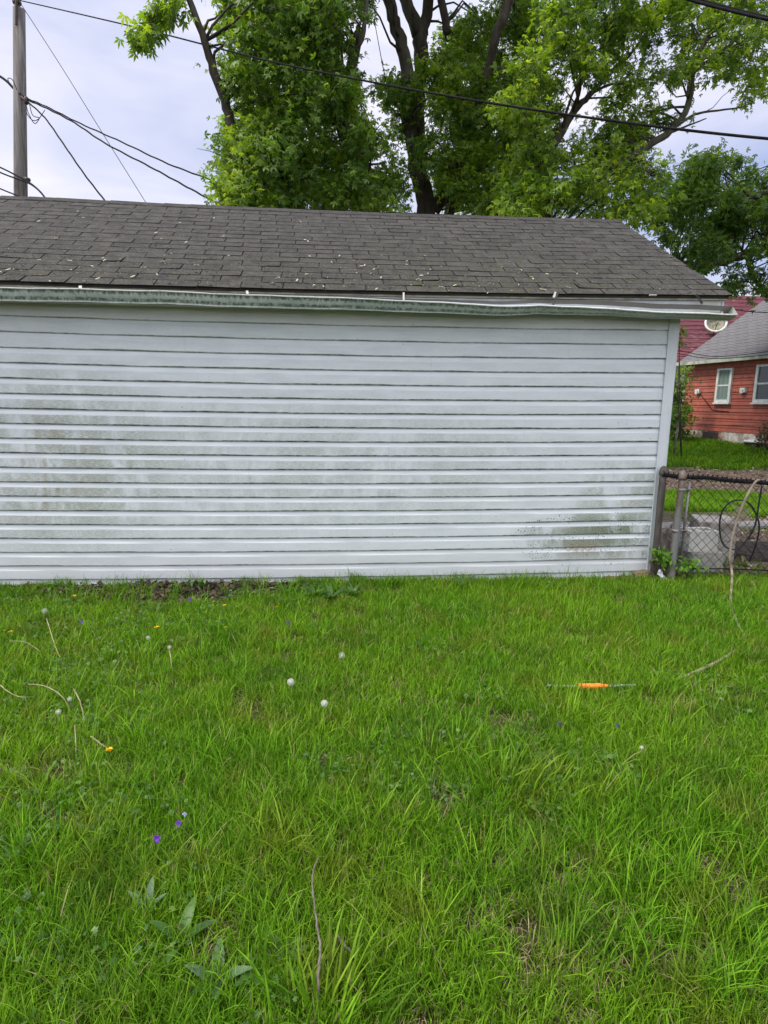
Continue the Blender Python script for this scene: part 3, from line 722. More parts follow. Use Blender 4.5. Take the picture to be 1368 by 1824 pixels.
# ------------------------------------------------------------------ utility pole and wires
def curve_pts(P, n=6):
    P = [Vector(p) for p in P]; out = []
    for i in range(len(P)-1):
        p0, p1, p2, p3 = P[max(i-1, 0)], P[i], P[i+1], P[min(i+2, len(P)-1)]
        for k in range(n):
            t = k/n; out.append(.5*((2*p1)+(p2-p0)*t+(2*p0-5*p1+4*p2-p3)*t*t+(3*p1-p0-3*p2+p3)*t**3))
    return out+[P[-1]]
PY = 16.5
ptop = at(34, 16, PY); pb = at(37, 345, PY); dirp = (ptop-pb).normalized()
pbase = pb - dirp*(pb.z/dirp.z); pbase.z = ground_z(pbase.x, pbase.y)
M_POLE = mottled('weathered pole wood', (.175, .165, .165), (.10, .092, .092), 6, .95, .7, .01, (.08, .065, .06), 2, stretch=(4, 4, .12))
pole = empty('utility_pole', pbase); tag(pole, 'weathered grey wooden utility pole behind the garage roof at the left', 'utility pole')
MB().tube([pbase-Vector((0, 0, .1)), pb, ptop], [.19, .150, .128], 16).build('pole', M_POLE, pole, True, pbase)
M_DARK = mottled('dark insulator', (.035, .02, .02), (.06, .04, .035), 20, .4, 0)
M_WIRE = mottled('black cable', (.008, .008, .009), (.018, .017, .018), 20, .9, 0, spec=.1)
ins = at(30, 2, PY)
MB().lathe(ins, [(.03, -.26), (.03, -.08), (.09, -.06), (.10, -.02), (.05, 0), (.09, .03), (.10, .08), (.05, .13), (.03, .15)], 14).build('insulator', M_DARK, pole, True, pbase)
MB().tube([at(29, 2, PY-.15), at(29, 44, PY-.16)], .03, 8).build('bracket', M_DARK, pole, False, pbase)
hub = at(47, 178, PY-.2)
mb = MB().lathe(hub, [(.02, -.10), (.05, -.08), (.055, .04), (.02, .08)], 8)
mb.tube(curve_pts([at(38, 172, PY-.16), at(44, 178, PY-.2), at(50, 182, PY-.22)]), .03, 6)
mb.build('cable_clamp', M_DARK, pole, True, pbase)
for loop in ([(46, 180), (50, 200), (62, 220), (72, 208), (80, 196)], [(52, 182), (58, 205), (70, 210), (60, 215), (50, 206), (46, 196)], [(30, 160), (22, 142), (14, 140), (18, 152)]):
    MB().tube(curve_pts([at(a, b, PY-.25) for a, b in loop]), .009, 4).build('loose_wire', M_WIRE, pole, False, pbase)
MB().tube([at(44, 318, PY-.16), at(52, 321, PY-.2)], .05, 8).build('lower_clamp', M_DARK, pole, True, pbase)
for ch in pole.children: ch.location = (0, 0, 0)
WG = 'overhead wires'
def wire(label, pts, r, rad2=None, n=6, wob=0.0):
    P = curve_pts([at(*p) for p in pts], 8)
    if wob: P = [p + Vector((0, 0, math.sin(i*1.7)*wob)) for i, p in enumerate(P)]
    o = MB().tube(P, r, n).build('overhead_wire', M_WIRE, None, True, P[0]); tag(o, label, 'wire', WG); return o
wire('thick dark overhead wire running from the pole top across all the trees', [(x_, y_, 1/(.0613+.1607*(x_-32)/1528)) for x_, y_ in ((32, 0), (240, 48), (456, 103), (640, 142), (823, 175), (995, 202), (1199, 229), (1368, 247), (1560, 262))], .0115)
wire('thin straight guy wire slanting from the pole top down behind the roof', [(34, 2, 16.4), (110, 120, 16), (175, 225, 15.6), (258, 358, 15.2), (290, 410, 15)], .007)
wire('steep cable dropping from the pole clamp to the roof, nearest the pole', [(48, 180, 16.3), (80, 210, 15.5), (112, 255, 14.8), (150, 310, 14), (190, 362, 13.4), (215, 400, 13)], .017, wob=.006)
wire('lower of the two twisted cables sagging from the pole clamp to the ridge', [(48, 178, 16.3), (83, 193, 15.8), (133, 219, 15), (187, 255, 14.2), (267, 297, 13.2), (333, 333, 12.4), (395, 367, 11.7), (440, 395, 11.2)], .017, wob=.006)
wire('upper of the two twisted cables sagging from the pole clamp to the ridge', [(49, 176, 16.3), (83, 190, 15.8), (143, 220, 15), (217, 253, 14.1), (300, 292, 13.1), (383, 323, 12.3), (456, 354, 11.5), (520, 385, 11)], .016, wob=.006)
wire('dark bundled cable entering from the left edge to the pole clamp', [(-80, 90, 18), (0, 136, 17), (25, 158, 16.5), (47, 178, 16.3)], .03)
for k, (dy, lab) in enumerate(((0, 'upper strand of the low cable bundle at the pole foot'), (9, 'lower strand of the low cable bundle at the pole foot'))):
    wire(lab, [(-80, 262+dy, 17), (0, 298+dy, 16.4), (30, 313+dy*.6, 16.2), (52, 325+dy*.2, 15.8), (68, 338, 15.4), (80, 352, 15), (95, 375, 14.5)], .02)
wire('single dark wire low at the left edge ending at the roof ridge', [(-60, 310, 17), (0, 336, 16.4), (30, 348, 16), (50, 356, 15.6)], .018)
for k, (dx, lab) in enumerate(((0, 'lowest cable of the bundle crossing the top right corner'), (9, 'middle cable of the bundle crossing the top right corner'), (20, 'topmost cable of the bundle crossing the top right corner'))):
    wire(lab, [(1120+dx, -32, 9.5), (1225+dx, -1, 9), (1300+dx, 19, 8.6), (1368+dx, 35, 8.3), (1500+dx, 62, 8)], [.018, .012, .016][k])
wire('thin service wire running from the gutter end towards the red house', [(1308, 551, 12), (1335, 555, 12), (1368, 557, 12), (1450, 561, 12)], .009)
# ------------------------------------------------------------------ houses at the right
def mat_board(name, c1, c2, exp_, lap_col):
    k = NM(name); co = k.co('Object'); z = k.sep(co)[2]
    f = k.math('FRACT', k.math('DIVIDE', z, exp_))
    c = k.mix(k.rng(k.noise(co, 6, 4), .35, .65), c1, c2)
    c = k.mix(k.math('MULTIPLY', k.math('MAXIMUM', k.rng(f, .16, .02), k.rng(f, .93, 1.)), .8), c, lap_col)  # darker line along the lower and upper edge of each board
    k.bump(k.noise(k.co('Object', (1, 1, 8)), 12, 4), .2, .01)
    return k.done(c, .7, 0, .3)
M_RED = mat_board('faded red clapboard', (.40, .115, .082), (.32, .085, .064), .205, (.06, .018, .016))
M_PINK = mottled('pale siding', (.55, .50, .50), (.42, .38, .38), 5, .8, .1)
M_WHITE = mottled('white painted frame', (.66, .68, .67), (.50, .53, .52), 12, .6, 0)
M_GLASS = NM('dark window glass'); M_GLASS = M_GLASS.done((.035, .05, .05), .08, 0, .6)
M_CURT = mottled('grey green curtain', (.20, .26, .25), (.12, .17, .165), 5, .9, 0, stretch=(6, 6, .3))
A = at(1219, 690, 20.0); A.z = .5
hd = Vector((.1, -.995, 0)).normalized(); hn = Vector((.995, .1, 0))        # along the wall towards us, and into the house
rot_h = math.atan2(hd.y, hd.x)
house = empty('red_house', A, 0); tag(house, 'small house with salmon red siding, grey shingle roof and white windows', 'house')
def hp(a, b, z): return A + hd*a + hn*b + Vector((0, 0, z))
def hb(fn):                                                 # build in house frame then place
    return fn
def hobj(mb, name, mat, parent=None, smooth=False):
    """mb in frame: x along wall (a), y into house (b), z up from A"""
    o = mb.build(name, mat, parent or house, smooth, None, lambda v: (hd*v.x + hn*v.y + Vector((0, 0, v.z)))); return o
eh = at(1223, 640, 20.0).z - A.z                            # eave height above the corner
LEN = 9.0
EXPH = .2
mb = MB(); z = .2999; wl = []
while z < eh-.02:
    wl.append(z); z += .205
wins = [(1282, 1309, 657, 717), (1352, 1398, 650, 717)]
def ray_wall(px, py):
    d = (px-684)/F*CR - (py-912)/F*CU + CF; o_ = Vector((0, 0, H)); t = (A-o_).dot(hn)/d.dot(hn); p = o_+d*t; v = p-A
    return v.dot(hd), v.z
wr = []
for (x0, x1, y0, y1) in wins:
    a0, zt_ = ray_wall(x0, y0); a1, _ = ray_wall(x1, y0+1); _, zb = ray_wall((x0+x1)/2, y1); wr.append((a0, a1, zb, zt_))
for i, z in enumerate(wl):
    z1 = min(z+.205, eh); segs = [(0, LEN)]
    mb.add([(0, -.028, z), (LEN, -.028, z), (LEN, -.004, z1), (0, -.004, z1), (0, 0, z), (LEN, 0, z)], [(0, 1, 2, 3), (4, 5, 1, 0)])
hobj(mb, 'siding', M_RED)
mb = MB(); D_ = 7.0; rz = D_/2*math.tan(R(35))
mb.box(.01, LEN-.01, 0.01, D_, -.6, eh-.01)
mb.add([(0.02, .01, eh-.02), (0.02, D_, eh-.02), (.02, D_/2, eh+rz-.1), (LEN-.02, .01, eh-.02), (LEN-.02, D_, eh-.02), (LEN-.02, D_/2, eh+rz-.1)], [(0, 1, 2), (3, 5, 4), (0, 2, 5, 3)])
hobj(mb, 'wall', M_RED)
mb = MB(); ov = .25
for (b0, z0, b1, z1) in ((-ov, eh-ov*.7+.06, D_/2, eh+rz+.06), (D_+ov, eh-ov*.7+.06, D_/2, eh+rz+.06)):
    n = 22
    for i in range(n):
        t0, t1 = i/n, (i+1)/n; f = lambda t, h: (b0+(b1-b0)*t, z0+(z1-z0)*t+h)
        p, q = f(t0, .022), f(t1, .004); p2 = f(t0, .0)
        mb.add([(-.12, p[0], p[1]), (LEN+.2, p[0], p[1]), (LEN+.2, q[0], q[1]), (-.12, q[0], q[1]), (-.12, p2[0], p2[1]), (LEN+.2, p2[0], p2[1])], [(0, 1, 2, 3), (4, 5, 1, 0)])
def mat_roof2(name, c1, c2, c3, sx=3.2, sz=7):
    k = NM(name); co = k.co('Object'); n = k.n('ShaderNodeTexBrick'); 
    a = k.n('ShaderNodeCombineXYZ'); s_ = k.sep(co)
    along = k.math('ADD', k.math('MULTIPLY', s_[0], .1), k.math('MULTIPLY', s_[1], -.995)); k.L(along, a.inputs[0]); k.L(k.math('MULTIPLY', s_[2], 1.6), a.inputs[1]); k.L(a.outputs[0], n.inputs[0])
    n.inputs['Color1'].default_value = (*c1, 1); n.inputs['Color2'].default_value = (*c2, 1); n.inputs['Mortar'].default_value = (*c3, 1)
    n.inputs['Scale'].default_value = 1; n.inputs['Mortar Size'].default_value = .018; n.inputs['Brick Width'].default_value = .42; n.inputs['Row Height'].default_value = .19; n.inputs['Mortar Smooth'].default_value = .2
    c = k.mix(k.rng(k.noise(co, 30, 4, .7), .35, .7), n.outputs[0], (.17, .165, .18)) if name.startswith('grey') else k.mix(k.rng(k.noise(k.co('Object', (.4, .4, 3)), 8, 4, .6), .56, .74), n.outputs[0], (.26, .16, .17))
    return k.done(c, .95, 0, .12)
M_R2 = mat_roof2('grey house shingles', (.115, .112, .125), (.15, .147, .16), (.05, .048, .055))
hobj(mb, 'roof', M_R2)
mb = MB().box(-.12, LEN+.2, -ov-.10, -ov+.02, eh-ov*.7-.05, eh-ov*.7+.055)
hobj(mb, 'gutter', mottled('stained house gutter', (.42, .45, .40), (.24, .27, .20), 4, .6, .1))
mb = MB().box(-.03, .09, -.045, .03, .26, eh-.03); hobj(mb, 'corner_board', mottled('dingy corner board', (.40, .44, .40), (.26, .29, .25), 5, .7, .1))
mb = MB().box(-.0, LEN, -.012, .008, -.6, .30); hobj(mb, 'foundation', mottled('whitewashed block foundation', (.62, .58, .54), (.34, .28, .25), 5, .9, .3, .02, (.20, .10, .08), 2))
for (a0, a1, z0, z1) in wr:
    fr = MB(); t = .09
    for (x0, x1, zz0, zz1) in ((a0, a0+t, z0, z1), (a1-t, a1, z0, z1), (a0+t, a1-t, z1-.06, z1), (a0+t, a1-t, z0, z0+.09)): fr.box(x0, x1, -.085, -.02, zz0, zz1)
    fr.box(a0+t, a1-t, -.062, -.04, (z0+z1)/2-.025, (z0+z1)/2+.025)
    w_ = hobj(fr, 'window', M_WHITE)
    hobj(MB().box(a0-.03, a1+.03, -.12, -.03, z0-.05, z0-.002), 'sill', M_WHITE, w_)
    hobj(MB().box(a0+t, a1-t, -.048, -.044, z0+.09, z1-.06), 'glass', M_GLASS if a0 > 2 else M_CURT, w_)
for (px, py) in ((1246, 697), (1327, 695)):
    a, z = ray_wall(px, py)
    hobj(MB().box(a-.10, a+.10, -.10, -.02, z-.07, z+.07).box(a-.03, a+.05, -.14, -.10, z-.09, z+.02), 'outlet_box', M_WHITE)
a, z = ray_wall(1250, 702); a2, z2 = ray_wall(1272, 730); a3, z3 = ray_wall(1300, 733)
hobj(MB().tube(curve_pts([(a, -.05, z), (a2-.15, -.05, z2+.1), (a2, -.045, z2), (a3, -.045, z3)]), .010, 5), 'cable', M_WIRE)
a, z = ray_wall(1266, 776); hobj(MB().box(a-.35, a+.35, -.03, -.015, z-.10, z+.12), 'basement_vent', M_DARK)
# service wires slung in front of the eave
for (lab, pts) in (('drooping black wire strung over the red house eave, upper strand', [(1200, 622, 17), (1260, 634, 16), (1310, 633, 15), (1400, 622, 14)]),
                   ('drooping black wire strung over the red house eave, lower strand', [(1200, 628, 17), (1250, 637, 16), (1300, 638, 15.2), (1400, 629, 14.2)])):
    wire(lab, pts, .009)
# maroon roofed house behind
B0 = at(1215, 650, 27); B0.z = .5
mh = empty('maroon_roofed_house', B0); tag(mh, 'pale house with a maroon red shingle roof behind the red house', 'house')
ze = at(1215, 645, 27).z-.5; zt_ = at(1330, 527, 31).z-.5
M_MAR = mat_roof2('maroon shingles', (.10, .034, .046), (.14, .050, .062), (.06, .02, .028))
mb = MB(); n = 16
for i in range(n):
    t0, t1 = i/n, (i+1)/n; y0 = -.3+4.3*t0; y1 = -.3+4.3*t1; z0 = ze+(zt_-ze)*t0; z1 = ze+(zt_-ze)*t1
    mb.add([(-3.5, y0, z0+.03), (9, y0, z0+.03), (9, y1, z1), (-3.5, y1, z1), (-3.5, y0, z0-.02), (9, y0, z0-.02)], [(0, 1, 2, 3), (4, 5, 1, 0)])
mb.add([(-3.5, 4, zt_), (9, 4, zt_), (9, 8.3, ze), (-3.5, 8.3, ze)], [(0, 1, 2, 3)])
mb.build('roof', M_MAR, mh)
mb = MB().box(-3.2, 8.7, 0, 8, -.8, ze+.05)
mb.add([(-3.2, 0.01, ze), (-3.2, 8, ze), (-3.2, 4, zt_-.1), (8.7, .01, ze), (8.7, 8, ze), (8.7, 4, zt_-.1)], [(0, 2, 1), (3, 4, 5)])
for k_ in range(14): mb.box(-3.19, 8.69, -.018, 0.002, .1+k_*.19, .1+k_*.19+.17)
mb.build('wall', M_PINK, mh)
MB().box(-3.5, 9, -.42, -.30, ze-.12, ze-.02).build('gutter', mottled('tan gutter', (.40, .33, .26), (.3, .25, .2), 5, .7, 0), mh)
# satellite dish standing on the maroon roof
dc = at(1274, 578, 28.2)
dish = empty('satellite_dish', dc - Vector((0, 0, .4))); tag(dish, 'white curved dish standing on the maroon roof under the gutter end', 'satellite dish')
M_DISH = NM('dish'); _h = M_DISH.voro(M_DISH.co(), 1) if False else None; M_DISH = mottled('tan weathered dish', (.26, .24, .20), (.12, .13, .07), 6, .8, 0)
Md = Vector((-.35, -.8, .35)).to_track_quat('Z', 'Y').to_matrix()
prof_ = [(.02+.44*i/8, .16*(i/8)**2) for i in range(9)]
MB().lathe(dc, prof_ + [(.47, .165), (.47, .14)] + [(r_, z_-.02) for r_, z_ in prof_[::-1]], 24, Md).build('dish', M_DISH, dish, True, dish.location)
rimp = [dc + Md @ Vector((.45*math.cos(2*math.pi*i/28), .45*math.sin(2*math.pi*i/28), .16)) for i in range(29)]
MB().tube(rimp, .05, 8).build('rim', M_WHITE, dish, True, dish.location)
MB().tube([dc, dc - Vector((0, -.1, .75))], .035, 8).tube([dc-Vector((0, 0, .3)), dc+Vector((-.25, -.55, .0))], .02, 6).build('mast', M_STRAP, dish, True, dish.location)
for ch in dish.children: ch.location = (0, 0, 0)
# ------------------------------------------------------------------ shrubs by the houses
def shrub(name, label, base, cl, mat, size, cat='shrub', group=None, stems=5):
    t = empty(name, base); tag(t, label, cat, group); Ps, Ts, Ns = [], [], []; mb = MB()
    for (c, r_, nt_) in cl:
        P, T, Nn = clump_leaves(np.array(c), r_, nt_, 9, size, .1); Ps.append(P); Ts.append(T); Ns.append(Nn)
        mb.tube([Vector(base), (Vector(base)+Vector(c))/2+Vector((random.gauss(0, .05), 0, .05)), Vector(c)], [.02, .014, .005], 5)
    P, T, Nn = map(np.concatenate, (Ps, Ts, Ns)); V, Q = leaves(P, T, Nn, rng.uniform(.6, 1.2, len(P))*size, 1, .24)
    npobj('foliage', V, Q, mat, t, {'rnd': np.repeat(rng.random(len(P)), 4)}, origin=base).location = (0, 0, 0)
    o = mb.build('stems', M_BARK, t, True, base); o.location = (0, 0, 0); return t
MLY = leafmat('yellow green shrub leaves', [(0, (.06, .13, .02)), (.6, (.13, .22, .04)), (1, (.24, .30, .08))], .45)
def gpt(px, py, Y): p = at(px, py, Y); p.z = ground_z(p.x, p.y); return p
shrub('shrub', 'tall pale leafy shrub in the gap between garage corner and red house', gpt(1208, 780, 18.5), [(at(1212+random.uniform(-9, 6), y, 18.5+random.uniform(-.3, .3)), .38, 18) for y in range(668, 778, 13)] + [(at(1196, y, 18.7), .35, 14) for y in range(680, 775, 20)], MLY, .13)
shrub('shrub', 'dark low shrub at the foot of the tall pale shrub by the garage corner', gpt(1203, 782, 17.9), [(at(1203+random.uniform(-8, 10), y, 17.9), .35, 16) for y in (735, 748, 760, 772)], ML3, .13)
shrub('shrub', 'brownish shrub at the right edge against the red house', gpt(1372, 790, 15.4), [(at(1368+random.uniform(-12, 14), y, 15.4+random.uniform(-.2, .2)), .25, 14) for y in (758, 768, 778, 786)], leafmat('brownish shrub leaves', [(0, (.05, .05, .02)), (1, (.11, .10, .04))], .3), .09)
shrub('shrub', 'sprig of leaves hanging beside the white garage corner trim', gpt(1218, 780, 14.5), [(at(1212, 590, 14.5), .12, 8), (at(1210, 610, 14.5), .08, 5)], MLY, .12)
# tub by the foundation
tb = gpt(1342, 797, 16.6)
tub = empty('storage_tub', tb); tag(tub, 'low black tub with a rumpled white lid by the red house foundation', 'tub')
MB().lathe((0, 0, 0), [(.20, 0), (.235, .02), (.25, .14), (.26, .17)], 18).build('tub_body', M_DARK, tub, True)
MB().lathe((0, 0, .165), [(.27, 0), (.285, .02), (.25, .06), (.12, .075), (.02, .07)], 18).build('lid', M_WHITE, tub, True)
tub.scale = (.9, 1.2, 1)
# ------------------------------------------------------------------ far fence
M_RUST = mottled('rusty pipe', (.15, .12, .10), (.09, .06, .045), 25, .8, .2, .002, (.22, .20, .19), 6, metal=.2)
M_GALV = mottled('weathered galvanised pipe', (.27, .26, .27), (.17, .155, .155), 22, .6, .3, .002, (.16, .085, .045), 5, metal=.35)
M_TAR = mottled('black painted rail', (.007, .007, .008), (.022, .021, .022), 50, .9, .8, .004, spec=.12)
M_MESH = mottled('dark fence wire', (.016, .015, .015), (.03, .028, .027), 40, .8, 0, spec=.15)
def chain(mb, P0, P1, z0f, z1f, pitch=.07, r_=.0016):
    """interlocking zigzag wires between P0 and P1"""
    d = (P1-P0); L_ = Vector((d.x, d.y, 0)).length; u_ = Vector((d.x, d.y, 0)).normalized(); n_ = Vector((-u_.y, u_.x, 0)); h = pitch/2
    for k in range(int(L_/h)):
        pts = []; i = 0
        while True:
            xx = k*h + (h if (i+k) % 2 else 0); f = xx/L_; zz = z0f(f) + i*h
            if zz > z1f(f): break
            p = P0 + u_*xx + n_*(.0022 if (i+k) % 2 else -.0022); p.z = zz; pts.append(p); i += 1
        if len(pts) > 1: mb.tube(pts, r_, 4, False)
    return mb
ff = empty('chain_link_fence', (9.0, 14.6, .1)); tag(ff, 'far thin chain link fence crossing the lawn before the red house', 'fence')
fy = 14.9
def fpt(px, py): return at(px, py, fy)
P0 = fpt(1150, 757); P1 = fpt(1368, 757); P2 = P1 + (P1-P0)*.8
def fbuild(mb, name, mat, smooth=True):
    o = mb.build(name, mat, ff, smooth, ff.location); o.location = (0, 0, 0)
fbuild(MB().tube([P0, (P0+P1)/2-Vector((0, 0, .01)), P1, P2], .011, 6), 'top_rail', M_RUST)
for px in (1209, 1500):
    p = fpt(px, 752); q = Vector((p.x-.06, p.y, ground_z(p.x, p.y)-.05)); fbuild(MB().tube([q, p], .028, 8), 'post', M_RUST)
g0 = ground_z(10, fy)
fbuild(chain(MB(), P0, P2, lambda f: g0+.03, lambda f: P0.z+(P2.z-P0.z)*f, .12, .0012), 'chain_link_mesh', M_MESH, False)
# ------------------------------------------------------------------ near fence
FYN = 5.06
nf = empty('chain_link_fence', (3.1, FYN, 0)); tag(nf, 'near chain link fence with weathered pipe posts and black rail beside the garage', 'fence')
def nb(mb, name, mat, smooth=True):
    o = mb.build(name, mat, nf, smooth, nf.location); o.location = (0, 0, 0); return o
def post(tx, ty, bx, by, Y, r_, name, mat, dome):
    a = at(tx, ty, Y); b = at(bx, by, Y-.01); b.z = -.05; n = 9; P = []; Rr = []
    for i in range(n): P.append(b+(a-b)*i/(n-1)); Rr.append(r_*(1+random.uniform(-.06, .06)))
    o = nb(MB().tube(P, Rr, 14), name, mat)
    d = (a-b).normalized(); M = d.to_track_quat('Z', 'Y').to_matrix()
    c_ = MB().lathe(a-d*.02, [(r_*1.18, -.02), (r_*1.2, .0), (r_*1.12, .02), (r_*.85, .045), (r_*.4, .058), (.004, .062)], 14, M).build('post_cap', dome, o, True, nf.location); c_.location = (0, 0, 0)
    return o
M_P1 = mottled('old brown grey post', (.095, .088, .086), (.055, .045, .04), 14, .9, .6, .006, (.22, .20, .195), 4, stretch=(1, 1, .3))
M_P2 = mottled('rust streaked post', (.17, .17, .175), (.10, .06, .035), 5, .7, .3, .003, (.33, .32, .33), 3, metal=.2, stretch=(1, 1, .5))
p1 = post(1182, 838, 1164, 1026, FYN, .031, 'post', M_P1, M_P1)
p2 = post(1216, 846, 1195, 1034, FYN-.06, .029, 'post', M_P2, M_GALV)
rp = [(1182, 845), (1200, 848), (1216, 850), (1258, 851), (1300, 856), (1340, 858), (1368, 861), (1420, 866), (1500, 872)]
RP = curve_pts([at(a, b, FYN-.03) for a, b in rp], 5)
nb(MB().tube(RP, [.019+random.uniform(-.0025, .003) for _ in RP], 10), 'top_rail', M_TAR)
# knuckled wire ends twisting over the rail
mb = MB(); x = RP[0].x
def rail_z(x): return float(np.interp(x, [p.x for p in RP], [p.z for p in RP]))
while x < RP[-1].x:
    z = rail_z(x); y = FYN-.03
    mb.tube([(x-.02, y-.012, z-.025), (x-.008, y-.022, z+.010), (x, y-.003, z+.032), (x+.010, y+.018, z+.006)], .0045, 4); x += .046
nb(mb, 'wire_ties', M_TAR, False)
fp0 = Vector((at(1190, 930, FYN).x, FYN-.035, 0)); fp1 = Vector((RP[-1].x, FYN-.035, 0))
fL = fp1.x-fp0.x
nb(chain(MB(), fp0, fp1, lambda f: .07, lambda f: rail_z(fp0.x+f*fL)+.01, .092, .0032), 'chain_link_mesh', M_MESH, False)
a = at(1228, 858, FYN-.045); b = at(1212, 1000, FYN-.045)
nb(MB().tube([a, b], .012, 8), 'tension_bar', M_GALV)
for (q0, q1) in (((1214, 872), (1227, 872)), ((1203, 945), (1221, 945)), ((1197, 1012), (1213, 1012))):
    c0 = at(*q0, FYN-.06); c1 = at(*q1, FYN-.055)
    nb(MB().lathe(c0-Vector((0, 0, .012)), [(.030, 0), (.034, .002), (.034, .022), (.030, .024)], 14).tube([c0, c1], .009, 6).lathe(c1-Vector((0, 0, .01)), [(.015, 0), (.016, .02)], 8), 'brace_band', M_GALV)
nb(MB().tube([at(1198, 1013, FYN-.05), at(1290, 1013, FYN-.05), at(1368, 1016, FYN-.05), at(1480, 1020, FYN-.05)], .006, 6), 'bottom_wire', M_TAR)
# ------------------------------------------------------------------ blocks, stones, litter by the fence
def block(label, c, hx, hy, hz, rz, mat, tilt=0, grp='concrete blocks behind the fence'):
    bm = bmesh.new(); bmesh.ops.create_cube(bm, size=1)
    for v in bm.verts: v.co.x *= 2*hx; v.co.y *= 2*hy; v.co.z *= 2*hz
    bmesh.ops.subdivide_edges(bm, edges=bm.edges[:], cuts=5, use_grid_fill=True)
    for v in bm.verts: v.co += Vector((random.gauss(0, .0016), random.gauss(0, .0016), random.gauss(0, .0016)))
    me = bpy.data.meshes.new('concrete_block'); bm.to_mesh(me); bm.free(); me.materials.append(mat)
    o = bpy.data.objects.new('concrete_block', me); sc.collection.objects.link(o); o.location = c; o.rotation_euler = (tilt, 0, rz)
    b_ = o.modifiers.new('bevel', 'BEVEL'); b_.width = .008; b_.segments = 2; b_.limit_method = 'ANGLE'; b_.angle_limit = R(40)
    tag(o, label, 'concrete block', grp); return o
M_B1 = mottled('pale concrete block', (.58, .57, .53), (.50, .49, .455), 18, .9, .4, .004)
M_B2 = mottled('dirty concrete block', (.36, .35, .32), (.29, .28, .255), 18, .9, .5, .005)
M_B3 = mottled('tan rough block', (.40, .37, .345), (.22, .19, .165), 6, .95, .6, .006)
cA = at(1256, 996, 5.34); block('lower dirty grey concrete block behind the near fence, under the paler one', (cA.x, 5.42, .10), .165, .12, .10, .03, M_B2)
cB = at(1250, 957, 5.36); hb_ = MB(); W_, D2, H_ = .145, .10, .104; tk = .028
hb_.box(-W_, W_, -D2, -D2+tk, -H_, H_).box(-W_, W_, D2-tk, D2, -H_, H_).box(-W_, -W_+tk, -D2+tk, D2-tk, -H_, H_).box(W_-tk, W_, -D2+tk, D2-tk, -H_, H_).box(-tk/2, tk/2, -D2+tk, D2-tk, -H_, H_-.012).box(-W_+tk, W_-tk, -D2+tk, D2-tk, -H_, -H_+.02)
o = hb_.build('concrete_block', M_B1, bevel=.004); o.location = (cB.x, 5.42, .306); o.rotation_euler = (0, 0, -.02)
tag(o, 'pale clean hollow concrete block at the front of the stack behind the fence', 'concrete block', 'concrete blocks behind the fence')
cC = at(1262, 912, 5.9); block('weathered tan grey block at the back of the stack, tilted', (cC.x, 5.80, .34), .19, .14, .10, -.25, M_B3, .12)
block('buried dark block under the tilted tan block', (cC.x-.02, 5.80, .115), .20, .13, .12, -.1, M_B2)
def rock(label, c, s, mat, cat='stone', seed=0, name='stone'):
    bm = bmesh.new(); bmesh.ops.create_icosphere(bm, subdivisions=4, radius=1)
    from mathutils import noise as mn
    for v in bm.verts:
        p = v.co.copy(); f = 1+.30*mn.noise(p*1.3+Vector((seed, 0, 0)))+.12*mn.noise(p*4+Vector((seed, 3, 0)))
        q = Vector([math.copysign(abs(x)**.75, x) for x in p])*f; v.co = Vector((q.x*s[0], q.y*s[1], q.z*s[2]))
    me = bpy.data.meshes.new(name); bm.to_mesh(me); bm.free(); me.materials.append(mat)
    o = bpy.data.objects.new(name, me); o.location = c; sc.collection.objects.link(o); tag(o, label, cat); return o
M_ST = mottled('mossy tan stone', (.17, .135, .085), (.10, .085, .05), 12, .95, .6, .01, (.07, .075, .03), 4)
M_CH = mottled('white chalky rock', (.30, .26, .23), (.16, .12, .10), 10, .95, .5, .01)
p = at(1140, 1024, 5.05); rock('lumpy tan mossy stone against the garage foot beside the fence post', (p.x+.06, 5.08, .05), (.12, .05, .045), M_ST, seed=1)
p = at(1112, 1034, 5.07); rock('long flat brown stone edging below the siding at the right', (p.x, 5.075, .0), (.24, .06, .042), M_ST, seed=4)
p = at(1200, 960, 5.6); rock('rough reddish brown stump like rock between the two fence posts', (p.x-.02, 5.62, .19), (.085, .10, .20), M_CH, seed=7)
M_PAP = mottled('crumpled white wrapper', (.72, .70, .76), (.45, .43, .55), 30, .6, .5, .01)
p = at(1179, 1021, 5.0)
bm = bmesh.new(); bmesh.ops.create_grid(bm, x_segments=8, y_segments=5, size=1)
for v in bm.verts: v.co = Vector((v.co.x*.065, v.co.y*.026, random.gauss(0, .007)))
me = bpy.data.meshes.new('paper_wrapper'); bm.to_mesh(me); bm.free(); me.materials.append(M_PAP)
o = bpy.data.objects.new('paper_wrapper', me); o.location = (p.x, 4.99, .065); o.rotation_euler = (R(60), R(52), 0); sc.collection.objects.link(o); tag(o, 'small crumpled white wrapper standing in the grass between the fence posts', 'litter')
sm = o.modifiers.new('t', 'SOLIDIFY'); sm.thickness = .001
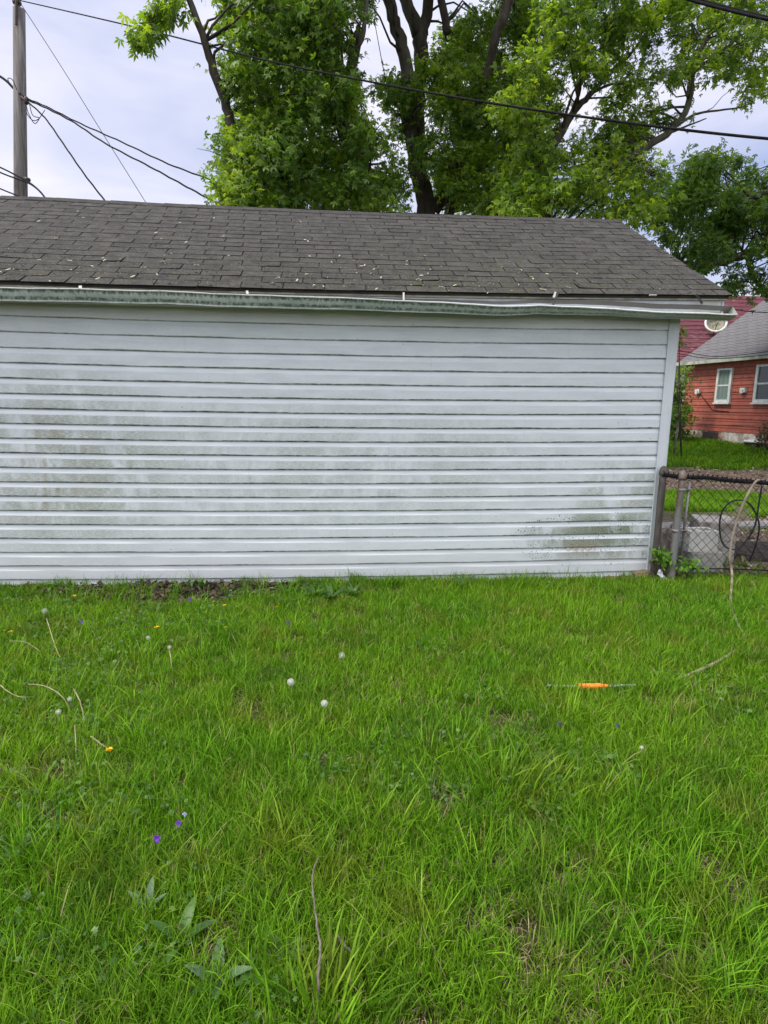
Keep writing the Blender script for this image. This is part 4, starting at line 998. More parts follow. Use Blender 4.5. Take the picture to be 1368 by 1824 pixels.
# ------------------------------------------------------------------ hoses, tool
M_HOSE = mottled('faded tan hose', (.30, .25, .19), (.17, .135, .11), 12, .6, .2, .002)
M_HOSE2 = mottled('black hose', (.02, .02, .022), (.04, .04, .042), 20, .5, 0)
hz_ = [at(1440, 872, 5.16), at(1400, 866, 5.13), at(1372, 858, 5.09), at(1353, 855, 5.03), at(1343, 862, 4.98), at(1325, 895, 4.97), at(1309, 940, 4.96), at(1300, 990, 4.95)]
hz_ += [Vector((gp(1297, 1040).x, 4.9, .09)), gp(1302, 1078, .05), gp(1315, 1112, .04), gp(1325, 1135, .03), gp(1322, 1150, .015), gp(1305, 1163, .045), gp(1270, 1183, .05), gp(1232, 1200, .035), gp(1200, 1212, .005), gp(1160, 1220, -.01)]
hose = MB().tube(curve_pts(hz_, 8), .0105, 10).build('garden_hose', M_HOSE, None, True, hz_[9]); tag(hose, 'faded tan garden hose hung over the fence rail and trailing into the grass', 'hose')
bl = [at(1357, 866, 5.12), at(1352, 895, 5.13), at(1345, 935, 5.15), at(1330, 962, 5.18), at(1310, 978, 5.2), at(1290, 972, 5.24), at(1282, 945, 5.26), at(1285, 915, 5.25), at(1300, 895, 5.22), at(1320, 891, 5.2), at(1338, 900, 5.18), at(1350, 925, 5.17), at(1352, 945, 5.2), at(1345, 975, 5.25), at(1335, 1000, 5.3)]
bh = MB().tube(curve_pts(bl, 7), .008, 8).build('black_hose', M_HOSE2, None, True, bl[4]); tag(bh, 'thin black hose looped in a ring behind the near fence', 'hose')
M_OR = mottled('orange ribbed grip', (.85, .25, .02), (.72, .17, .012), 30, .4, 0, spec=.5)
k = NM('clear hazy tube'); M_CL = k.done((.62, .70, .68), .25, 0, .5); k.b.inputs['Transmission Weight'].default_value = .35
tl = empty('hand_tool', gp(1055, 1224, .05)); tag(tl, 'orange ribbed handle with a clear rod at each end lying in the grass', 'tool')
a = gp(975, 1221, .042); b = gp(1030, 1223, .046); c = gp(1085, 1222, .046); d = gp(1132, 1220, .05)
dx = (c-b); M = dx.normalized().to_track_quat('Z', 'Y').to_matrix(); L_ = dx.length; pr = [(.004, 0), (.014, .001)]
for i in range(14):
    z = .004+(L_*.72)*i/14; pr += [(.0165, z), (.0175, z+L_*.02), (.0175, z+L_*.032), (.0160, z+L_*.04)]
pr += [(.012, L_*.74), (.0115, L_*.9), (.0085, L_*.93), (.008, L_), (.002, L_)]
o = MB().lathe(b, pr, 18, M).build('grip', M_OR, tl, False, tl.location); o.location = (0, 0, 0)
for (p_, q_) in ((a, b), (c, d)):
    o = MB().tube([p_, p_*.9+q_*.1, q_], [.006, .0062, .0062], 10).build('rod', M_CL, tl, True, tl.location); o.location = (0, 0, 0)
o = MB().lathe(a, [(.003, -.005), (.009, 0), (.009, .03), (.005, .036)], 10, M).build('rod_tip', M_CL, tl, True, tl.location); o.location = (0, 0, 0)
# stick lying in the lawn
def sticko(label, pts, r_, name='stick', mat=M_TWIG, cat='stick', grp=None):
    P = curve_pts(pts, 6); P = [p+Vector((random.gauss(0, r_*.3), random.gauss(0, r_*.3), 0)) for p in P]
    o = MB().tube(P, [r_*(1-.5*i/len(P)) for i in range(len(P))], 7).build(name, mat, None, True, P[0]); tag(o, label, cat, grp); return o
M_STK = mottled('grey brown stick', (.16, .135, .12), (.08, .065, .058), 30, .9, .3, .002)
sticko('long thin grey brown stick standing out of the grass near the bottom', [gp(566, 1790, .03), gp(567, 1740, .08), gp(570, 1690, .11), gp(564, 1640, .11), gp(557, 1580, .11), gp(558, 1550, .10), gp(568, 1525, .09)], .0042, mat=M_STK)
sticko('short grey stick beside the long thin one, lying right of it', [gp(600, 1668, .06), gp(618, 1688, .05), gp(632, 1704, .04)], .0055, mat=M_STK)
DS = [(0, (.30, .26, .14)), (1, (.5, .45, .28))]
M_DRY = mottled('dried pale flower stalk', (.30, .27, .15), (.18, .15, .08), 20, .8, 0)
for lab, pts in (('dry pale stalk bent over at the left, arching to the right', [(50, 1219, .12), (75, 1221, .15), (100, 1232, .14), (118, 1250, .10), (128, 1278, .03)]),
                 ('dry pale stalk reaching in from the left edge', [(-8, 1212, .09), (12, 1230, .10), (35, 1241, .09), (62, 1241, .08)]),
                 ('pair forming dry stalk nearest the wall at the left', [(83, 1102, .15), (90, 1125, .13), (98, 1150, .10), (110, 1178, .04)]),
                 ('slim dry stalk lying sideways below the nearest wall stalk', [(18, 1142, .10), (45, 1144, .12), (72, 1160, .08)]),
                 ('forked dry stalk standing upright in the middle left', [(131, 1228, .13), (141, 1245, .12), (148, 1270, .08), (150, 1300, .02)]),
                 ('straight pale dead stalk left of the lone dandelion', [(133, 1292, .12), (135, 1320, .08), (136, 1352, .02)]),
                 ('thin dry stalk leaning towards the lone dandelion', [(162, 1312, .10), (180, 1325, .09), (194, 1335, .07)]),
                 ('upright dead stalk left of centre behind the puff heads', [(302, 1155, .12), (305, 1180, .08), (308, 1200, .02)])):
    sticko(lab, [gp(*p) for p in pts], .0032, 'dry_stalk', M_DRY, 'stalk', 'dry flower stalks in the lawn')
# ------------------------------------------------------------------ lawn plants
M_YEL = mottled('dandelion yellow', (.90, .60, .015), (.80, .45, .01), 80, .7, 0)
M_STEM = mottled('green stem', (.10, .16, .04), (.14, .12, .05), 30, .7, 0)
M_PUFF = NM('puff seeds'); M_PUFF = M_PUFF.done((.55, .56, .54), .9, 0, .1)
def dandelion(label, px, py, h=.10, r_=.016, lean=(0, 0)):
    c = gp(px, py, h); b = Vector((c.x+lean[0], c.y+lean[1], 0)); t = empty('dandelion', b); tag(t, label, 'dandelion flower', 'yellow dandelions')
    MB().tube([b, (b+c)/2+Vector((.004, 0, .01)), c], .0022, 6).build('stem', M_STEM, t, True, b).location = (0, 0, 0)
    mb = MB(); n = 34
    for i in range(n):
        a = 2.4*i; el = .25+.9*(1-i/n); L_ = r_*(.55+.5*(i/n)); d = Vector((math.cos(a)*math.cos(el*.9), math.sin(a)*math.cos(el*.9), math.sin(el*.9))); s_ = Vector((-math.sin(a), math.cos(a), 0))*.0028
        q = c + d*L_; mb.add([c, c+d*L_*.6+s_, q+s_*.7, q-s_*.7, c+d*L_*.6-s_], [(0, 1, 2, 3, 4)])
    mb.lathe(c-Vector((0, 0, .004)), [(.002, -.006), (.005, 0), (.004, .005)], 8)
    mb.build('flower_head', M_YEL, t, False, b).location = (0, 0, 0); return t
for a in [('yellow dandelion at the far left edge of the lawn', 19, 1126, .06), ('yellow dandelion close to the wall at the left, small and low', 133, 1062, .07), ('yellow dandelion on a leaning stem left of the paired ones', 279, 1118, .09, .018, (.04, -.03)),
          ('upper yellow dandelion of the pair in front of the weed patch', 400, 1079, .05), ('lower yellow dandelion of the pair in front of the weed patch', 402, 1118, .05), ('yellow dandelion right of the dead leaf litter', 494, 1082, .05),
          ('small yellow dandelion among broad leaves close to the wall', 610, 1063, .05, .014), ('lone bright yellow dandelion in the middle of the left lawn', 195, 1336, .07, .016)]: dandelion(*a)
def puff(label, px, py, h=.13, r_=.018, full=True):
    c = gp(px, py, h); b = Vector((c.x+random.uniform(-.02, .02), c.y-.02, 0)); t = empty('dandelion_puff', b); tag(t, label, 'dandelion puff', 'white dandelion seed heads')
    MB().tube([b, (b+c)/2+Vector((.003, 0, .0)), c], .002, 6).build('stem', M_STEM, t, True, b).location = (0, 0, 0)
    mb = MB(); n = 190 if full else 70
    if full: mb.lathe(c, [(r_*.36*math.cos(a_), r_*.36*math.sin(a_)) for a_ in np.linspace(-1.5, 1.5, 9)], 12)
    for i in range(n):
        z = 1-2*(i+.5)/n; a = 2.39996*i; s_ = math.sqrt(max(0, 1-z*z)); d = Vector((s_*math.cos(a), s_*math.sin(a), z)); 
        u1 = d.cross(Vector((.3, .5, .8))).normalized(); u2 = d.cross(u1); q = c+d*r_
        for k_ in range(3):
            an = k_*2.09+i; v = (u1*math.cos(an)+u2*math.sin(an))*r_*.30; s2 = d.cross(v).normalized()*.0007
            mb.add([q-s2-d*r_*.1, q+v+d*r_*.05, q+s2-d*r_*.1], [(0, 1, 2)])
        s3 = u1*.00035; mb.add([c+s3, q, c-s3], [(0, 1, 2)])
    mb.lathe(c, [(.001, -.005), (.004, -.003), (.0045, .001), (.001, .004)], 8)
    mb.build('seed_head', M_PUFF, t, False, b).location = (0, 0, 0)
for a in [('full round white puff right of centre, larger of the middle pair, higher up', 518, 1215, .13, .019), ('round white puff below and right of the larger one', 578, 1253, .12, .017), ('ragged white puff nearer the wall, above the middle pair', 609, 1167, .11, .018, False),
          ('grey white puff low by the left wall weeds', 79, 1088, .12, .018, False), ('half bare white puff in the left lawn below the wall dandelions', 264, 1136, .10, .014, False), ('small bare seed head on an upright dead stalk', 302, 1153, .13, .012, False),
          ('small white puff over the arching dry stalk', 124, 1245, .10, .012, False), ('tiny ragged puff just left of the pale dead stalk', 104, 1268, .11, .013, False), ('lone white puff in the right half of the lawn', 1143, 1332, .08, .010, False)]: puff(*a)
M_VIO = mottled('violet petals', (.16, .04, .48), (.22, .08, .55), 80, .6, 0); M_VIO2 = mottled('pale violet petals', (.42, .38, .75), (.5, .5, .8), 80, .6, 0)
def violet(label, px, py, h=.09, s=.012, mat=M_VIO):
    c = gp(px, py, h); b = Vector((c.x+.01, c.y, 0)); t = empty('violet', b); tag(t, label, 'violet flower', 'violets in the lawn')
    MB().tube([b, c+Vector((0, .006, 0))], .0014, 5).build('stem', M_STEM, t, True, b).location = (0, 0, 0)
    mb = MB()
    for k_, (an, l) in enumerate(((1.15, 1), (1.99, 1), (-.1, 1), (3.24, 1), (-1.57, 1.25))):
        d = Vector((math.cos(an), -.25, math.sin(an))).normalized(); s_ = Vector((-math.sin(an), 0, math.cos(an)))*s*.5
        mb.add([c, c+d*s*l*.5+s_, c+d*s*l*.9+s_*.9+Vector((0, .002, 0)), c+d*s*l*1.05, c+d*s*l*.9-s_*.9+Vector((0, .002, 0)), c+d*s*l*.5-s_], [(0, 1, 2, 3, 4, 5)])
    mb.build('petals', mat, t, False, b).location = (0, 0, 0)
for a in [('deep purple violet in the lower left lawn', 280, 1493, .10, .013), ('dark violet up and right of the deep purple one', 318, 1466, .09, .011), ('tiny pale violet topmost of the lower left group', 329, 1450, .09, .008, M_VIO2), ('purple violet in the dead leaves by the wall', 338, 1067, .07, .014),
          ('blue violet low at the left near the wall', 146, 1107, .06, .013), ('blue violet below the dandelion right of the leaf litter', 513, 1109, .05, .013), ('dim violet in the bare patch of the right lawn', 996, 1290, .05, .012), ('dim violet right of the other one in the right lawn', 1098, 1292, .05, .012)]: violet(*a)
MLW = leafmat('weed leaves', [(0, (.035, .085, .018)), (.6, (.06, .14, .025)), (1, (.10, .18, .045))], .3, .45)
MLG = leafmat('blue green weed leaves', [(0, (.06, .12, .055)), (1, (.11, .18, .09))], .25, .5)
def rosette(label, px, py, n, L_, wd, up, mat, tooth=0, name='broadleaf_weed', grp='broad leaved weeds in the lawn', only=None):
    L_ *= .72 if py > 1400 else .85
    b = gp(px, py, 0); t = empty(name, b); tag(t, label, 'weed', grp); V = []; Q = []; RN = []
    for i in range(n):
        a = (only[i] if only else 2*math.pi*i/n+random.uniform(-.4, .4)); l = L_*random.uniform(.7, 1.1); u_ = up*random.uniform(.7, 1.2); d = Vector((math.cos(a), math.sin(a), 0)); s_ = Vector((-d.y, d.x, 0)); seg = 12; rn = random.random(); o_ = len(V)
        for k_ in range(seg+1):
            t_ = k_/seg; r__ = l*(t_*math.cos(u_*(1-.5*t_))); z = l*math.sin(u_)*t_*(1.25-.45*t_)+.01 - .25*l*(1-math.sin(u_))*t_*t_*.4
            w_ = wd*l*(math.sin(math.pi*min(t_**.75, 1))**.8)*(1+tooth*(1 if k_ % 2 else -1)) + .0012; c = d*r__ + Vector((0, 0, max(z, .006)))
            for q, zz in ((-1, .22), (0, 0), (1, .22)): V.append(tuple(c + s_*w_*q + Vector((0, 0, w_*zz*abs(q))))); RN.append(min(1, max(0, rn+random.uniform(-.08, .08))))
        for k_ in range(seg):
            for q in (0, 1):
                p_ = o_+k_*3+q; Q.append((p_, p_+3, p_+4, p_+1))
    o = npobj('leaves', V, Q, mat, t, {'rnd': RN}, smooth=True)
    return t
rosette('large toothed dandelion rosette near the bottom, left of the stick', 490, 1735, 9, .17, .17, .5, MLW, .18)
rosette('smooth upright broad leaf in the lower left lawn', 262, 1640, 3, .16, .12, 1.1, MLG, 0, only=[1.6, 2.6, .4])
rosette('broad leafed weed right of the upright leaf', 320, 1690, 4, .17, .14, 1.0, MLW, 0)
rosette('wavy leafed weed lying towards the bottom centre left', 385, 1760, 5, .15, .15, .6, MLG, .08)
rosette('weed with blunt leaves left of the violets', 205, 1490, 5, .11, .19, .8, MLW, 0)
rosette('broad leafed weed among the violets', 310, 1490, 6, .09, .22, .7, MLW, 0)
rosette('weed clump high in the lower left corner area', 165, 1500, 4, .13, .13, .9, MLW, 0)
rosette('grey green weed near the left edge', 30, 1400, 5, .10, .18, .7, MLG, 0)
rosette('weed close beside the left edge, lower down', 25, 1530, 5, .10, .18, .8, MLG, 0)
rosette('leafy weed above the bottom left corner', 95, 1705, 5, .10, .2, .8, MLG, 0)
rosette('grey green weed by the bent stalks', 155, 1300, 5, .09, .2, 1.0, MLG, 0)
rosette('dock like weed near the upright stalk', 110, 1185, 5, .09, .2, .9, MLG, 0)
rosette('light leafed weed in the upper middle lawn', 655, 1140, 3, .11, .12, 1.2, MLG, 0)
rosette('pale upright leaf right of the left wall weeds', 280, 1098, 4, .14, .12, 1.2, MLW, 0)
rosette('broad weed near the paired dandelions', 425, 1120, 4, .13, .13, 1.2, MLW, 0)
for k_, (px, py, lab) in enumerate([(560, 1068, 'leafy dandelion plant against the wall, left of three'), (590, 1072, 'leafy dandelion plant against the wall, middle of three'), (628, 1066, 'leafy dandelion plant against the wall, right of three'), (822, 1050, 'lone leafy plant against the middle right of the wall')]):
    rosette(lab, px, py, 12, .17, .10, 1.05, MLW, .2, grp='dandelion plants along the wall foot')
rosette('low leafy weed beside the fence post', 1160, 1040, 6, .09, .2, .8, MLW, 0)
rosette('broad weed in the right lawn near the puff', 1150, 1330, 3, .08, .2, .8, MLW, 0)
rosette('blunt leafed weed in the upper right lawn', 1030, 1100, 4, .08, .22, .8, MLW, 0)
rosette('round leafed weed below the hose end', 1250, 1215, 3, .07, .25, .8, MLW, 0)
MLB = leafmat('bright new leaves', [(0, (.08, .20, .02)), (1, (.17, .33, .04))], .5)
def bush(label, cs, r_, nt_, size, mat, base, nm='weed_clump'):
    shrub(nm, label, base, [(c, r_, nt_) for c in cs], mat, size, 'weed')
bush('bushy leafy weed clump at the wall foot among dead leaves', [at(x, y, 5.0) for x, y in ((335, 1052), (350, 1046), (365, 1050), (380, 1054), (345, 1060))], .07, 14, .045, MLW, Vector((at(355, 1060, 5.0).x, 5.0, 0)))
bush('spreading low weed clump at the wall, left of the bushy one', [at(x, y, 5.0) for x, y in ((230, 1066), (250, 1064), (205, 1068), (275, 1070))], .06, 10, .045, MLW, Vector((at(240, 1070, 5.0).x, 5.0, 0)))
bush('bright green sapling leaves low between the two fence posts', [at(x, y, 5.02) for x, y in ((1180, 985), (1186, 993), (1176, 998), (1172, 982))], .028, 6, .05, MLB, Vector((at(1178, 1010, 5.02).x, 5.02, 0)))
bush('bright yellow green leaves at the fence foot in front of the blocks', [at(x, y, 5.0) for x, y in ((1214, 1006), (1228, 1003), (1236, 1009))], .024, 5, .055, MLB, Vector((at(1222, 1018, 5.0).x, 5.0, 0)))
# ------------------------------------------------------------------ grass
def vnoise(x, y, s, seed=0):
    """smooth value noise on arrays"""
    r_ = np.random.default_rng(seed); T = r_.random((64, 64)); X = x*s+31.7; Y = y*s+17.3
    i = np.floor(X).astype(int); j = np.floor(Y).astype(int); f = X-i; g_ = Y-j; f = f*f*(3-2*f); g_ = g_*g_*(3-2*g_); i %= 64; j %= 64; i1 = (i+1) % 64; j1 = (j+1) % 64
    return (T[i, j]*(1-f)+T[i1, j]*f)*(1-g_)+(T[i, j1]*(1-f)+T[i1, j1]*f)*g_
def blades(x, y, z, L_, wd, lean, rn, az=None, stiff=1.0):
    n = len(x); az = rng.uniform(0, 2*np.pi, n) if az is None else az
    d = np.stack([np.cos(az), np.sin(az), np.zeros(n)], 1); fa = az+np.pi/2+rng.normal(0, .5, n); s_ = np.stack([np.cos(fa), np.sin(fa), np.zeros(n)], 1)
    B = np.stack([x, y, z], 1); V = []; ts = [0, .4, .75, 1.0]; ws = [.75, 1.0, .7, .06]
    for t, w_ in zip(ts, ws):
        c = B + d*(L_*lean*t**1.7)[:, None]; c[:, 2] += L_*(t*np.sqrt(np.maximum(.05, 1-(lean*t*.8)**2)))
        V += [c-s_*(wd*w_)[:, None]*.5, c+s_*(wd*w_)[:, None]*.5]
    V = np.stack(V, 1).reshape(-1, 3); b = (np.arange(n)*8)[:, None]
    Q = np.concatenate([b+np.array([[k_, k_+1, k_+3, k_+2]]) for k_ in (0, 2, 4)], 1).reshape(-1, 4)
    return V, Q, np.repeat(rn, 8)
def mat_grass(name, stops, stops2, straw=(.33, .28, .14)):
    k = NM(name); r_ = k.attr('rnd'); w_ = k.world()
    c = k.mix(k.rng(k.noise(w_, .9, 4, .6), .38, .62), k.ramp(r_, stops), k.ramp(r_, stops2))
    c = k.mix(k.rng(k.noise(w_, 3.5, 3, .6), .5, .68, 0, .5), c, k.ramp(r_, [(0, (.09, .11, .012)), (1, (.23, .24, .035))]))
    c = k.mix(k.rng(k.noise(w_, 2.1, 4, .65), .52, .66, 0, .55), c, k.ramp(r_, [(0, (.035, .09, .010)), (1, (.09, .19, .02))]))
    c = k.mix(k.math('GREATER_THAN', r_, .965), c, straw)
    k.L(c, k.b.inputs['Base Color']); k.b.inputs['Roughness'].default_value = .55; k.b.inputs['Specular IOR Level'].default_value = .12
    tr = k.n('ShaderNodeBsdfTranslucent'); tc = k.n('ShaderNodeMix', data_type='RGBA', blend_type='MULTIPLY'); tc.inputs[0].default_value = 1
    k.L(c, tc.inputs[6]); tc.inputs[7].default_value = (1.3, 1.5, .5, 1); k.L(tc.outputs[2], tr.inputs[0])
    ms = k.n('ShaderNodeMixShader'); ms.inputs[0].default_value = .35; k.L(k.b.outputs[0], ms.inputs[1]); k.L(tr.outputs[0], ms.inputs[2]); k.L(ms.outputs[0], k.out.inputs[0])
    return k.m
GA = [(0, (.038, .100, .005)), (.5, (.086, .215, .007)), (.95, (.19, .38, .022))]
GB_ = [(0, (.055, .11, .005)), (.5, (.122, .25, .009)), (.95, (.25, .44, .03))]
M_GR = mat_grass('lawn blades', GA, GB_)
Vs, Qs, Rs = [], [], []; off = 0
def addb(*a, **k_):
    global off
    V, Q, r_ = blades(*a, **k_); Vs.append(V); Qs.append(Q+off); Rs.append(r_); off += len(V)
def region(n, y0, y1, pad=.9, y_pow=1.0):
    y = y0+(y1-y0)*rng.random(n)**y_pow; hw = y*.70+pad; x = y*.09+(rng.random(n)*2-1)*hw; return x, y
# main sward
n = 430000; x, y = region(n, .85, 5.12, .6)
pn = vnoise(x, y, 1.3, 3)*.6+vnoise(x, y, 4.3, 5)*.4; bare = vnoise(x, y, 5.5, 9)*.55+vnoise(x, y, 15, 10)*.45
keep = (bare+rng.normal(0, .05, n)) >  .272
litter = ((x+1.30)/1.0)**2+((y-5.02)/.36)**2; keep &= (litter > 1) | (rng.random(n) < .10)
x, y, pn = x[keep], y[keep], pn[keep]; n = len(x)
L_ = (.045+.055*pn)*rng.uniform(.4, 1.4, n)*np.where(((x+1.3)/1.1)**2+((y-4.9)/.45)**2 < 1, .55, 1); wallf = np.clip((y-4.6)/.5, 0, 1); L_ *= 1-.25*wallf*(x > 1.2)
addb(x, y, np.zeros(n)-.002, L_, rng.uniform(.0016, .0036, n)*(1+.12*y), rng.uniform(.1, .85, n), rng.random(n))
# long loose blades in tufts
for (nt_, lo, hi, wd, sd_) in ((1500, .08, .16, .0036, 1), (300, .13, .20, .0046, 2)):
    tx, ty = region(nt_, .9, 5.1, .5)
    m_ = vnoise(tx, ty, 1.0, 21+sd_) > .35; tx, ty = tx[m_], ty[m_]; per = 13
    x = np.repeat(tx, per)+rng.normal(0, .018, len(tx)*per); y = np.minimum(np.repeat(ty, per)+rng.normal(0, .018, len(tx)*per), 5.11); n = len(x)
    addb(x, y, np.zeros(n), rng.uniform(lo, hi, n), rng.uniform(.6, 1.2, n)*wd, rng.uniform(.2, .98, n), rng.random(n)*.9+.08)
# bluish coarse tuft at the bottom, tall fringe along the wall and the fence
def tuft(px, py, n, rad, lo, hi, wd, base=None, rlo=0, rhi=.9):
    c = gp(px, py, 0); x = c.x+rng.normal(0, rad, n); y = np.minimum(c.y+rng.normal(0, rad*.8, n), 5.11)
    az = np.arctan2(y-c.y, x-c.x)+rng.normal(0, .6, n); addb(x, y, np.zeros(n), rng.uniform(lo, hi, n), rng.uniform(.7, 1.2, n)*wd, rng.uniform(.25, .95, n), rng.uniform(rlo, rhi, n), az=az)
tuft(900, 1420, 160, .14, .12, .22, .005); tuft(560, 1830, 120, .08, .12, .2, .007); tuft(1000, 1290, 110, .12, .12, .2, .005); tuft(1180, 1480, 120, .14, .12, .22, .005)
tuft(920, 1050, 260, .11, .08, .16, .005); tuft(150, 1075, 120, .18, .08, .17, .005); tuft(250, 1065, 60, .08, .12, .22, .004); tuft(765, 1350, 120, .12, .1, .2, .005); tuft(480, 1530, 60, .1, .12, .2, .005)
tuft(1330, 1330, 160, .15, .1, .18, .005); tuft(640, 1500, 100, .14, .12, .2, .005); tuft(80, 1560, 120, .12, .1, .17, .005)
for px, py in ((980, 1600), (1060, 1520), (1120, 1640), (1230, 1600), (1290, 1700), (1000, 1740), (1180, 1760), (850, 1560), (1330, 1500), (780, 1700)): tuft(px, py, 60, .09, .10, .19, .0042, rlo=.3, rhi=.93)
for px, py in ((20, 1068), (62, 1068), (112, 1066), (200, 1062), (235, 1060), (450, 1068), (520, 1062), (645, 1052), (700, 1052), (735, 1050), (860, 1046), (955, 1044), (1010, 1042), (1060, 1042), (1330, 1040), (40, 1066), (300, 1066), (410, 1066), (585, 1056), (610, 1054), (680, 1052), (790, 1048), (905, 1046), (930, 1046), (1100, 1040)): tuft(px, py, random.randint(14, 40), .055, .07, random.uniform(.11, .22), .0042)
n = 8500; x = rng.uniform(-3.2, 4.6, n); y = 5.09-np.abs(rng.normal(0, .06, n)); keep = (vnoise(x, y*0, 3, 31) > .32) & ((np.abs(x+1.55) > .65) | (rng.random(n) < .15)); x, y = x[keep], y[keep]; n = len(x)
addb(x, y, np.zeros(n), rng.uniform(.05, .12, n)*(.35+1.1*vnoise(x, y*0, 6, 33))*np.where(x > 1.2, .55, 1), rng.uniform(.003, .0055, n), rng.uniform(.1, .7, n), rng.random(n)*.8)
V = np.concatenate(Vs); Q = np.concatenate(Qs); RN = np.concatenate(Rs)
o = npobj('lawn_grass', V, Q, M_GR, None, {'rnd': RN}); tag(o, 'uneven bright green lawn grass in front of the garage', 'grass', kind='stuff')
# low broad leaves (clover, violets, plantain) growing through the sward
n = 22000; x, y = region(n, .9, 5.1, .5); m_ = vnoise(x, y, 1.6, 51)*.6+vnoise(x, y, 5, 52)*.4 > (.52+.05*np.clip(x, -2, 2)); x, y = x[m_], y[m_]; n = len(x)
P = np.stack([x, y, rng.uniform(.015, .07, n)], 1); Vl, Ql = leaves(P, rng.normal(size=P.shape)*[1, 1, .35]+[0, 0, .25], rng.normal(size=P.shape)*.35+[0, -.15, 1], rng.uniform(.009, .018, n)*(1+.1*y), 5, .30)
o = npobj('lawn_weeds', Vl, Ql, leafmat('small lawn weed leaves', [(0, (.03, .09, .015)), (.5, (.06, .145, .02)), (.9, (.10, .19, .04)), (1, (.16, .24, .09))], .3, .5), None, {'rnd': np.repeat(rng.random(n), 20)}); tag(o, 'small low clover and violet leaves scattered through the lawn', 'weeds', kind='stuff')
# dry thatch between the blades
Vs, Qs, Rs = [], [], []; off = 0
n = 60000; x, y = region(n, .85, 5.1, .5); m_ = (vnoise(x, y, 5.5, 9)*.55+vnoise(x, y, 15, 10)*.45) < .42; x, y = x[m_], y[m_]; n = len(x)
addb(x, y, rng.uniform(0, .008, n), rng.uniform(.02, .06, n), rng.uniform(.0015, .003, n), rng.uniform(.9, 1.2, n), rng.random(n))
M_TH = leafmat('dry thatch', [(0, (.10, .075, .04)), (.5, (.22, .17, .09)), (1, (.40, .33, .19))], .1, .8)
o = npobj('dry_thatch', np.concatenate(Vs), np.concatenate(Qs), M_TH, None, {'rnd': np.concatenate(Rs)}); tag(o, 'dry brown thatch between the grass blades', 'thatch', kind='stuff')
# dead leaf litter at the wall foot
n = 4200; x = rng.normal(-1.3, .50, n); y = np.clip(5.06-np.abs(rng.normal(0, .13, n)), 4.6, 5.11); z = rng.uniform(.005, .07, n)*np.clip(1-(5.1-y)*2.4, .1, 1)
x2 = rng.uniform(-3, 4.4, 700); y2 = 5.1-np.abs(rng.normal(0, .05, 700)); x = np.concatenate([x, x2]); y = np.concatenate([y, y2]); z = np.concatenate([z, rng.uniform(.002, .02, 700)])
P = np.stack([x, y, z], 1); V, Q = leaves(P, rng.normal(size=P.shape)*[1, 1, .4], rng.normal(size=P.shape)*.5+[0, 0, 1], rng.uniform(.025, .06, len(P)), 1, .4)
o = npobj('leaf_litter', V, Q, leafmat('dead leaves', [(0, (.030, .020, .022)), (.6, (.065, .042, .040)), (.9, (.13, .085, .06)), (1, (.25, .18, .12))], .1, .8), None, {'rnd': np.repeat(rng.random(len(P)), 4)}); tag(o, 'dark dead leaf litter at the foot of the wall', 'leaf litter', kind='stuff')
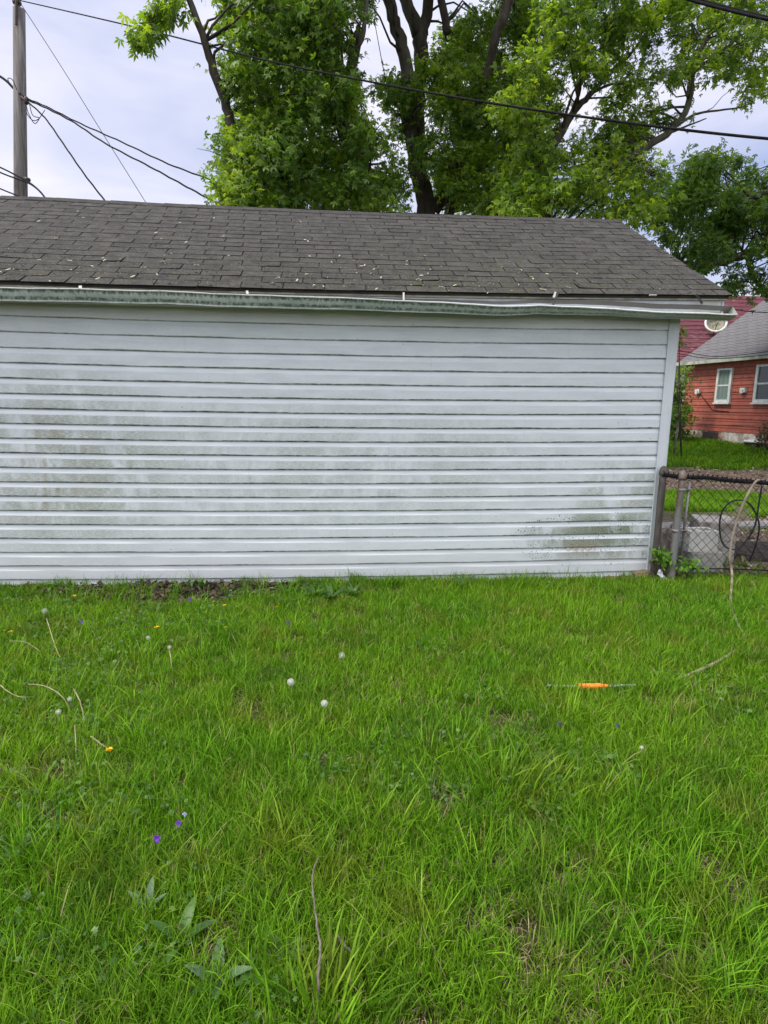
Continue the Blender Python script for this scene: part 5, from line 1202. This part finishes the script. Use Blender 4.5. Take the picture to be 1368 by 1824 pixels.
# grass, chips and gravel behind the fence
Vs, Qs, Rs = [], [], []; off = 0
n = 60000; x = rng.uniform(3.5, 9.5, n); y = rng.uniform(8.0, 10.3, n); m_ = vnoise(x, y, 1.3, 41) > .38; x, y = x[m_], y[m_]; n = len(x)
zz = np.array(.5*np.clip((y-9)/11, 0, 1)**2*(3-2*np.clip((y-9)/11, 0, 1)))
addb(x, y, zz, rng.uniform(.05, .12, n), rng.uniform(.006, .011, n), rng.uniform(.2, .9, n), .3+.65*rng.random(n))
n = 130000; x = rng.uniform(6, 24, n); y = rng.uniform(12.8, 24, n); m_ = (vnoise(x, y, .9, 43) > (13.6-y)*.8) & (x > y*.45) & (x < y*.45+8); x, y = x[m_], y[m_]; n = len(x)
t_ = np.clip((y-9)/11, 0, 1); addb(x, y, .5*t_*t_*(3-2*t_), rng.uniform(.06, .15, n), rng.uniform(.010, .02, n), rng.uniform(.2, .9, n), rng.random(n)*.9)
n = 9000; x = rng.uniform(3.2, 8, n); y = rng.uniform(5.2, 8.2, n); m_ = vnoise(x, y, 2.0, 44) > .62; x, y = x[m_], y[m_]; n = len(x)
addb(x, y, np.zeros(n), rng.uniform(.04, .10, n), rng.uniform(.004, .008, n), rng.uniform(.2, .9, n), rng.random(n)*.9)
o = npobj('far_grass', np.concatenate(Vs), np.concatenate(Qs), M_GR, None, {'rnd': np.concatenate(Rs)}); tag(o, 'grass strips and far lawn seen through the fence', 'grass', kind='stuff')
n = 14000; x = rng.uniform(3.6, 14, n); y = rng.uniform(5.4, 13.2, n); m_ = (y > 9.7) | ((y < 8.1) & (vnoise(x, y, 2, 47) > .3)); x, y = x[m_], y[m_]; n = len(x)
t_ = np.clip((y-9)/11, 0, 1); P = np.stack([x, y, .5*t_*t_*(3-2*t_)+.006], 1); V, Q = leaves(P, rng.normal(size=P.shape)*[1, 1, .25], rng.normal(size=P.shape)*.4+[0, 0, 1], rng.uniform(.03, .11, n), 1, .3)
o = npobj('wood_chips', V, Q, leafmat('wood chips', [(0, (.10, .07, .05)), (.5, (.26, .19, .15)), (1, (.46, .38, .31))], 0.02, .9), None, {'rnd': np.repeat(rng.random(n), 4)}); tag(o, 'pale wood chips and debris on the bare ground behind the fence', 'wood chips', kind='stuff')
# concrete edging slab beyond the blocks, dark mulch heap
s = MB().box(-1.9, 3.5, -.16, .16, -.05, .05).build('path', mottled('purplish concrete edging', (.27, .25, .27), (.18, .165, .18), 6, .95, .4, .005), bevel=.01)
p = at(1330, 935, 7.3); s.location = (p.x, 7.4, 0); s.rotation_euler = (0, 0, .04); tag(s, kind='structure')
p = gp(1335, 985, 0); rock('dark low heap of mulch and debris behind the fence at the right', (p.x+.15, 5.95, .02), (.55, .28, .10), mottled('dark mulch', (.030, .024, .024), (.075, .058, .05), 25, .95, 1, .03), 'mulch heap', 11, 'mulch_heap')
